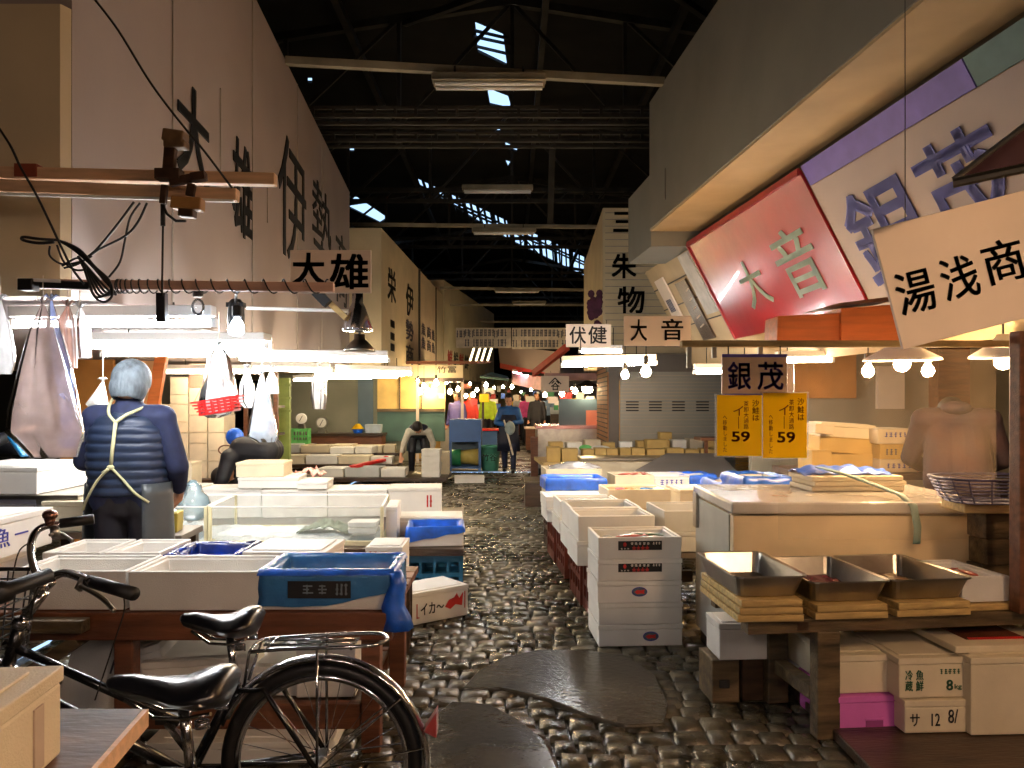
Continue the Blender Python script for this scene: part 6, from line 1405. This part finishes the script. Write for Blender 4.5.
# --- worker in quilted vest seen from behind
s=.95
def wex(t,J,hp,rot):
    # quilted vest
    rings=[]; n=40; N_=60; z0,z1=.90,1.315
    for i in range(N_+1):
        f=i/N_; z=z0+(z1-z0)*f; puff=.010*abs(math.sin(f*math.pi*9))**.6
        hw=.185+.02*math.sin(f*3.14)+(.0 if f<.8 else -(f-.8)*.22); hd=.128+.012*math.sin(f*3)-(0 if f<.85 else (f-.85)*.2)
        rings.append([Vector(((hw+puff)*math.copysign(abs(math.cos(a))**.8,math.cos(a)),(hd+puff)*math.sin(a)-.005,z+.004*noise.noise(Vector((math.cos(a)*3,math.sin(a)*3,z*10))))) for a in [2*math.pi*j/n for j in range(n)]])
    g=G(); g.loft(rings); g.build('quilted_vest',navy,t,local=True,smooth=True)
    g=G(); g.loft([[Vector((r_*math.cos(a),r_*.85*math.sin(a)+dy,z)) for a in [2*math.pi*j/24 for j in range(24)]] for r_,z,dy in ((.13,1.30,0),(.095,1.335,0),(.073,1.36,0),(.070,1.385,.004),(.068,1.412,.008))]); g.build('vest_collar',navy,t,local=True,smooth=True)
    # apron skirt
    g=G(); rg=[]
    for z,hw,hd in ((.965,.215,.150),(.90,.220,.155),(.75,.225,.16),(.55,.235,.165),(.35,.24,.17)):
        rg.append([Vector((hw*math.cos(a),hd*math.sin(a)*(1+.05*math.sin(a*6)),z)) for a in [R(-56+262*j/40) for j in range(41)]])
    g.loft(rg,cap=False,closed=False); g.build('apron_skirt',apronG,t,local=True,smooth=True,solid=.006)
    g=G(); 
    k=[Vector(p) for p in ((-.085,.0,1.405),(-.07,-.07,1.37),(-.045,-.125,1.325),(0.0,-.150,1.285),(.04,-.13,1.32),(.075,-.08,1.345),(.10,.0,1.37))]
    strap=mat('strap_cream',(206,204,160),.7)
    g.tube(spline(k[:4],4),.008,6); g.tube(spline(k[3:],4),.008,6); g.tube([(0,-.15,1.285),(-.012,-.158,1.15),(-.022,-.155,1.06)],.010,6)
    g.tube(spline([Vector(p) for p in ((-.022,-.155,1.055),(-.09,-.15,.99),(-.15,-.13,.90),(-.195,-.09,.83))],4),.007,6); g.tube(spline([Vector(p) for p in ((-.022,-.155,1.055),(.04,-.155,.99),(.10,-.15,.92),(.155,-.12,.87))],4),.007,6); g.ell((-.022,-.158,1.055),(.02,.014,.014),8,6); g.tube([(-.022,-.16,1.055),(-.06,-.165,1.025)],.009,6)
    g.build('apron_straps',strap,t,local=True,smooth=True)
person('grey-haired person in a dark quilted vest and apron, seen from behind at the stall',(X(129,4.15)+.0,4.15,0),R(2),
  stand(s,head=(0.005,.03,1.545),neck=(0,-.0,1.42),elL=(-.27,.05,1.13),wrL=(-.23,.27,1.07),elR=(.27,.0,1.10),wrR=(.20,.20,.93),shL=(-.18,0,1.375),shR=(.18,0,1.375),hdR=(-.35,.5,-.55),pnR=(-1,0,0)),top=navyD,legs=apronM,hair=hairG,vox=.009,s=s*1.12,sleeve=.85,hairlen=1,extra=wex)
# --- bending worker left-middle (bent towards the left)
person('person in dark clothes bending low behind the cream foam box, back arched',(X(262,8.3),8.35,0),R(90),
  stand(1,face=(0,.5,-.9),head=(0,.42,.60),neck=(0,.34,.72),chest=(0,.20,.88),pelvis=(0,-.05,.86),shL=(-.17,.30,.80),shR=(.17,.30,.80),elL=(-.22,.36,.58),elR=(.22,.36,.58),wrL=(-.16,.44,.40),wrR=(.16,.44,.40),knL=(-.1,.06,.46),knR=(.1,.06,.46)),top=mat('black_jacket',(24,26,34),.6,var=.15),legs=apronM,vox=.012,bulk=1.35)
# --- fishmonger bending towards camera
def apronx(m,nm='apron'):
    def f(t,J,hp,rot):
        ch,pv=J['chest'],J['pelvis']; ax=(ch-pv).normalized(); sd=(J['shR']-J['shL']).normalized(); fr=sd.cross(ax)
        if fr.dot(Vector((0,1,0)))<0 and abs(fr.y)>.3: fr=-fr
        if fr.z>0.3: fr=-fr
        g=G(); a=ch+fr*.125; b_=pv+fr*.125; c_=Vector((pv.x,pv.y+.12,.42)); rows=[]
        for p,w in ((a,.13),(a.lerp(b_,.5),.17),(b_,.19),(b_.lerp(c_,.5)+Vector((0,.02,0)),.21),(c_,.22)):
            rows.append([p+sd*w*(k/4)-fr*.05*(k/4)**2 for k in range(-4,5)])
        g.loft(rows,cap=False,closed=False); g.build(nm,m,t,local=True,smooth=True,solid=.01)
    return f
def vestx(t,J,hp,rot):
    apronx(mat('dark_teal_apron',(36,52,58),.5))(t,J,hp,rot)
    g=G(); ch,pv=J['chest'],J['pelvis']; sx=(J['shR']-J['shL']).normalized()
    for o_ in (-.08,0,.08): cap(g,ch+sx*o_+Vector((0,.06,0)),pv+sx*o_*1.1,.112,.118)
    link(t,'vest',remesh(g,.014),mat('dark_vest',(28,34,56),.6))
person('fishmonger in a dark vest and apron bending over the boxes, mid left',(X(418,14.3),14.35,0),R(188),
  stand(1,face=(0,.85,-.5),head=(0.02,.50,.90),neck=(0,.38,.88),chest=(0,.24,.86),pelvis=(0,-.1,.80),shL=(-.17,.34,.84),shR=(.17,.34,.84),elL=(-.26,.40,.62),elR=(.26,.44,.64),wrL=(-.22,.50,.44),wrR=(.32,.55,.42),hdR=(0,.3,-1),hdL=(0,.3,-1),hipL=(-.09,-.1,.82),hipR=(.09,-.1,.82),knL=(-.12,.0,.46),knR=(.12,.0,.46),anL=(-.12,-.05,.09),anR=(.12,-.05,.09)),top=mat('white_sleeves',(190,186,172),.7),legs=apronM,vox=.013,sleeve=.8,extra=vestx)
# --- walking man
def mopx(t,J,hp,rot):
    apronx(mat('dark_vest',(28,34,56),.6),'dark_vest_front')(t,J,hp,rot)
person('man in a blue jacket walking up the alley with a pale pole, facing the camera',(X(509,15.0),15.0,0),R(176),
  stand(.88,head=(0,.03,1.575),elL=(-.27,.06,1.12),wrL=(-.10,.22,1.10),elR=(.27,.06,1.10),wrR=(.06,.24,1.05),hdL=(1,.3,-.2),hdR=(-1,.3,-.2),anL=(-.1,.10,.09),knL=(-.1,.12,.49),anR=(.1,-.12,.10),knR=(.1,-.02,.49)),top=mat('bright_blue_jacket',(30,92,160),.5,var=.15),legs=mat('navy_trousers',(30,38,68),.6),vox=.012,s=.95,bulk=1.08,extra=mopx)
t=T('pale_pole','pale wooden pole with a white rag held by the walking man','pole',P(506,436,14.7)); g=G(); g.tube([P(504,420,14.76),P(513,455,14.62)],.018,8); g.build('pole',paper,t); g=G(); g.ell(P(510,428,14.68),(.10,.06,.13),12,8); g.build('rag',mat('pale_rag',(178,196,196),.7,var=.2),t,smooth=True)
# --- vendor on the right, behind the sheet
br=mat('brown_purple_jacket',(44,22,24),.9,var=.35,scale=5,dirt=(20,19,34),bump=1,bscale=7)
def hoodx(t,J,hp,rot):
    g=G(); g.ell((0,.04,1.345),(.10,.09,.05),18,10); link(t,'hood',remesh(g,.012),br)
person('vendor in a brown jacket stooping behind the vinyl sheet, back to the camera',(X(957,5.2),5.2,0),R(-24),
  stand(1,face=(0,.8,-.6),head=(0,.33,1.30),neck=(0,.16,1.30),chest=(0,.08,1.18),pelvis=(0,-.08,.86),shL=(-.19,.07,1.27),shR=(.19,.07,1.27),elL=(-.27,.16,1.0),elR=(.28,.14,1.0),wrL=(-.18,.36,.92),wrR=(.20,.34,.92),hipL=(-.09,-.05,.82),hipR=(.09,-.05,.82)),top=br,legs=apronM,vox=.010,bulk=1.18,extra=hoodx)
# --- person at the left edge
person('person in dark sleeves reaching in at the far left picture edge',(-3.80,5.35,0),R(-75),
  stand(.95,elR=(.24,.18,1.12),wrR=(.14,.42,1.24),elL=(-.24,.16,1.12),wrL=(-.12,.36,1.10)),top=mat('black_jacket',(24,26,34)),legs=apronM,vox=.012)
g=G(); g.bar(P(12,436,4.55),P(26,456,4.5),.06,.02); tag(g.build('blue_glove',mat('cyan_glove',(20,130,190),.4),bevel=.008),'bright blue rubber glove piece at the left edge beside the clear bag','glove')
t=board('blue_note','blue and white printed card pinned beside the worker elbow','card',56,80,436,450,4.7,paperB,.006); g=G(); g.box((0,-.003,0),(.11,.004,.055)); g.build('blue_print',blueP,t,local=True)
# ================================================================ FAR STALLS
proto=person('distant shopper in a lime green jacket behind the walking man',(X(488,22),22,0),R(170),stand(.95),top=mat('lime_jacket',(190,230,40),.6),legs=apronM,vox=.02)
def farman(label,u,d,col,name,rz=170,sc=1):
    c=dup(proto,loc=(X(u,d),d,0),rz=R(rz),label=label); m=mat(name,col,.6)
    for ch in c.children:
        if ch.name.startswith('jacket'): ch.material_slots[0].link='OBJECT'; ch.material_slots[0].material=m
    c.scale=(sc,sc,sc); return c
farman('distant shopper in red left of the walking man',469,21,(200,50,36),'red_coat')
farman('distant shopper in violet-grey at the blue counter',457,18.0,(92,84,150),'violet_coat',150,.98)
farman('distant shopper with a pink top right of the walking man',527,24,(220,70,150),'pink_coat')
farman('distant shopper in white right beside the walking man',519,27,(220,220,224),'white_coat')
farman('distant shopper in dark grey farther left down the alley',478,30,(60,60,74),'grey_coat')
farman('distant shopper in orange far down the alley',496,33,(230,140,60),'orange_coat')
farman('distant shopper in pale blue below the roofed emblem sign',548,27,(140,170,210),'paleblue_coat')
farman('distant shopper in black at the right far stall',537,22,(30,30,36),'black_coat')
# left far stall with brown-roofed canopy
t=T('stall_canopy','stall front with a brown canopy and small signboard left of the alley','stall',(0,0,0)); d=17.2
g=G(); g.hexa([P(400,364,d),P(478,364,d),P(490,363,20),P(420,363,20),P(400,361,d),P(478,361,d),P(492,361,20),P(420,361,20)]); g.build('canopy_board',woodR,t)
g=G(); g.mm((X(410,d),d,CZ+22*d/F),(X(463,d),d+.05,CZ+35*d/F)); g.build('signboard',wallB,t); lettering('竹冨',ink,t,P(437,373,d-.01),(1,0,0),(0,0,1),.42,.15)
g=G(); g.mm((X(415,d),d-.02,CZ+18*d/F),(X(463,d),d+.3,CZ+22*d/F)); g.build('fascia',woodD,t)
g=G(); 
for u in (417,462): g.bar((X(u,d),d+.1,0),(X(u,d),d+.1,CZ+20*d/F),.06,.06)
g.build('posts',paper,t)
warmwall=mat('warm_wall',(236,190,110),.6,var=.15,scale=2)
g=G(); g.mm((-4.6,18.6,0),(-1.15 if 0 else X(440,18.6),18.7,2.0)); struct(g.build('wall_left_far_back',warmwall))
for k,(u,v,dd) in enumerate(((418,383,16.6),(424,386,17),(436,381,16.8),(446,384,17.5),(458,388,18),(459,380,17.6),(470,384,20),(477,388,21),(486,386,22),(494,387,23),(503,389,24),(512,387,25),(521,390,26),(531,391,27),(540,385,22),(553,388,20),(466,396,19.5),(473,393,20.5),(561,390,24),(572,388,25))):
    bulb('small warm bulb among the distant stall lights along the alley',P(u,v+(k*7%5)-2,dd),.035+.012*(k%3),m=emit('bulb_far',(255,222,168),90),cord=.3,group='distant stall bulbs')
def counter(label,u0,u1,d,h,dep,m,tm,lit=None):
    t=T('fish_counter',label,'counter',(X((u0+u1)/2,d),d,0)); g=G(); g.mm((X(u0,d),d,.05),(X(u1,d),d+dep,h)); g.build('cabinet',m,t,bevel=.01); g=G(); g.mm((X(u0,d)-.04,d-.05,h),(X(u1,d)+.04,d+dep+.05,h+.04)); g.build('top',tm,t); g=G(); g.mm((X(u0,d)+.03,d+.05,0),(X(u1,d)-.03,d+dep-.05,.05)); g.build('plinth',black,t); return t
counter('distant red-topped counter left behind the walking man',479,497,20.3,.60,.8,blueW,redP)
counter('distant brown counter right behind the walking man',526,546,21,.62,.8,woodR,paper)
counter('distant pale counter farther right down the alley',548,566,19,.55,.9,foam_c,foam)
counter('distant counter at the left, below the violet shopper',440,462,19.2,.75,.7,foam_g,cardP)
counter('distant pinkish counter in the depth of the alley',500,524,30,.8,.8,cardP,foam)
rg=random.Random(31); MP=[redP,paperB,blueP,yellow,foam,cardP,green,foam_c,MC['pale_blue_tub']]
spots_=[(u,d) for d in (21.6,23.2,25,28.5,31) for u in (470,482,532,540,551,560,568)]
used=[(o.location.x,o.location.y) for o in C.objects if o.parent is None and (o.name.startswith('person') or o.name.startswith('fish_counter'))]
for u,d in spots_:
    if any(abs(X(u,d)-a)<.85 and abs(d-b_)<.9 for a,b_ in used): continue
    used.append((X(u,d),d)); z=rg.uniform(.62,1.0); mm_=rg.choice(MP)
    hh=.16+.2*rg.random(); g=G(); g.box((X(u,d),d,z+hh/2+.002),(.35+.3*rg.random(),.3,hh)); tag(g.build('stall_goods',mm_,bevel=.02),'small coloured pack among the distant stall goods','goods',group='distant stall goods')
    g=G(); g.mm((X(u,d)-.28,d-.14,0),(X(u,d)+.28,d+.14,z)); tag(g.build('goods_stand',woodD if rg.random()<.5 else foam_g),'plain stand under distant stall goods','stand',group='stands of the distant stalls')
cols_=[paperB,redP,yellow,paperB,blueP,paper,green,paperB,cardP,white]
for k,(u,v,d_) in enumerate(((441,396,17.8),(474,402,20.5),(484,398,21),(493,401,23.5),(503,396,24.5),(516,398,26),(524,394,28),(531,399,23),(539,403,24),(546,396,25),(553,400,19.8),(566,397,19.4),(574,401,18.4),(590,400,18),(497,407,26),(522,408,26),(556,407,22.5),(479,408,23.5),(466,386,20),(489,391,22),(499,389,28),(508,391,29),(513,404,27),(528,406,25),(535,393,26.5),(543,409,22),(550,393,23.5),(560,403,21.5),(570,392,20),(580,397,18.6),(486,406,22.4),(491,397,26.4))):
    w=(.13+.06*(k%4)); g=G(); c_=P(u,v,d_); g.box(c_,(w,.03,.12+.05*(k%3))); o=g.build('price_card',cols_[k%10]); tag(o,'small coloured price card hanging among the distant stalls','card',group='price cards of the distant stalls')
# far canopies, awnings and boards
t=T('far_canopy','dark green sloping canopy over the distant left stalls','canopy',(0,0,0)); g=G(); g.slab([P(480,378,21),P(509,381,21),P(508,378,27),P(492,374,27)],(0,0,.06)); g.build('canopy',greenG,t)
g=G()
for u in (483,506): g.bar((X(u,21.2),21.2,0),(X(u,21.2),21.2,CZ+19*21.2/F),.06,.06)
g.build('posts',steelD,t)
t=T('sloping_sign','white slanted fascia board with a red lower edge over the distant stalls','sign',(0,0,0)); g=G(); g.slab([P(500,364,23),P(560,377,19),P(560,352,19),P(498,345,23)],(0,.1,0)); g.build('board',wallP,t); g=G(); g.slab([P(500,368,22.95),P(560,381,18.95),P(560,376,18.95),P(500,363,22.95)],(0,.1,0)); g.build('red_edge',redP,t)
g=G(); 
for u in (514,526,540): g.box(P(u,358,21.6+(526-u)*.07),(.12,.02,.28))
g.build('dark_writing',inkg,t)
g=G(); g.slab([P(512,384,22.5),P(549,392,20),P(549,379,20),P(512,368,22.5)],(0,.1,0)); tag(g.build('pink_lit_panel',mat('pale_pink_panel',(236,190,196),.5)),'pale pink lit-up panel below the red-edged slanted board','panel')
fluoro('small pinkish tube light under the red-edged slanted board',P(513,372,21.8),P(533,377,21.2),emit('tube_pink',(255,190,210),24))
fluoro('second small tube light under the red-edged slanted board',P(548,382,19.2),P(562,384,18.8),emit('tube_pink2',(255,220,225),24))
t=T('red_boom','slanting red beam rising right in front of the distant boards','beam',(0,0,0)); g=G(); g.bar(P(533,374,16),P(567,347,15),.10,.12); g.build('beam',mat('red_beam',(190,60,44),.5),t); g=G(); g.bar(P(522,373,16),P(545,375,15.9),.04,.06); g.build('arm',steelD,t)
g=G(); g.mm((X(545,14.5),14.5,CZ+20*14.5/F),(X(640,14.5),14.9,CZ+27*14.5/F)); tag(g.build('pinkish_lintel',mat('pinkish_lintel',(160,128,128),.6)),'pinkish grey lintel board above the steel counter','lintel')
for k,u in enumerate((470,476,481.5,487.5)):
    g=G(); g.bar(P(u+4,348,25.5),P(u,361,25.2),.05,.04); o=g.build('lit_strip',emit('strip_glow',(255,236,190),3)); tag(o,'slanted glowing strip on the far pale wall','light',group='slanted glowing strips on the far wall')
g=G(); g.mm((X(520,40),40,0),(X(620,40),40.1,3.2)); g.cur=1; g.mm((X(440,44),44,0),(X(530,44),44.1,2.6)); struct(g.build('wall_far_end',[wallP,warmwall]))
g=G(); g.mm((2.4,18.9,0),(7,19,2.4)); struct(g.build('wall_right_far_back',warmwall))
shade_lamp('tiny cone lampshade above the blue-grey board on the steel counter',P(587,387,14.9),.28,steelD,emit('bulb_far',(255,222,168),90),.1)
for k,(u,v,d_) in enumerate(((545,395,21),(562,394,17.5),(575,391,17.5),(590,390,17.5),(420,392,17.5),(430,392,17.8),(450,392,18.2))):
    bulb('warm bulb lighting the back of a distant stall',P(u,v,d_),.06,m=emit('bulb_far',(255,222,168),90),cord=.35,group='bulbs at the back of distant stalls')
# ================================================================ CAMERA, WORLD
cam=bpy.data.cameras.new('camera'); co=bpy.data.objects.new('camera',cam); C.objects.link(co); bpy.context.scene.camera=co
co.location=(0,0,CZ); co.rotation_euler=(R(90),0,0); cam.sensor_width=36; cam.lens=F/1024*36; cam.shift_y=16/1024; cam.clip_start=.05; cam.clip_end=200
w=bpy.data.worlds.new('world'); bpy.context.scene.world=w; w.use_nodes=True; bg=w.node_tree.nodes['Background']; bg.inputs[0].default_value=(.42,.66,1,1); bg.inputs[1].default_value=1.0
sc=bpy.context.scene; sc.view_settings.view_transform='Standard'; sc.view_settings.look='None'; sc.view_settings.exposure=.75; sc.view_settings.gamma=1; sc.view_settings.use_curve_mapping=False
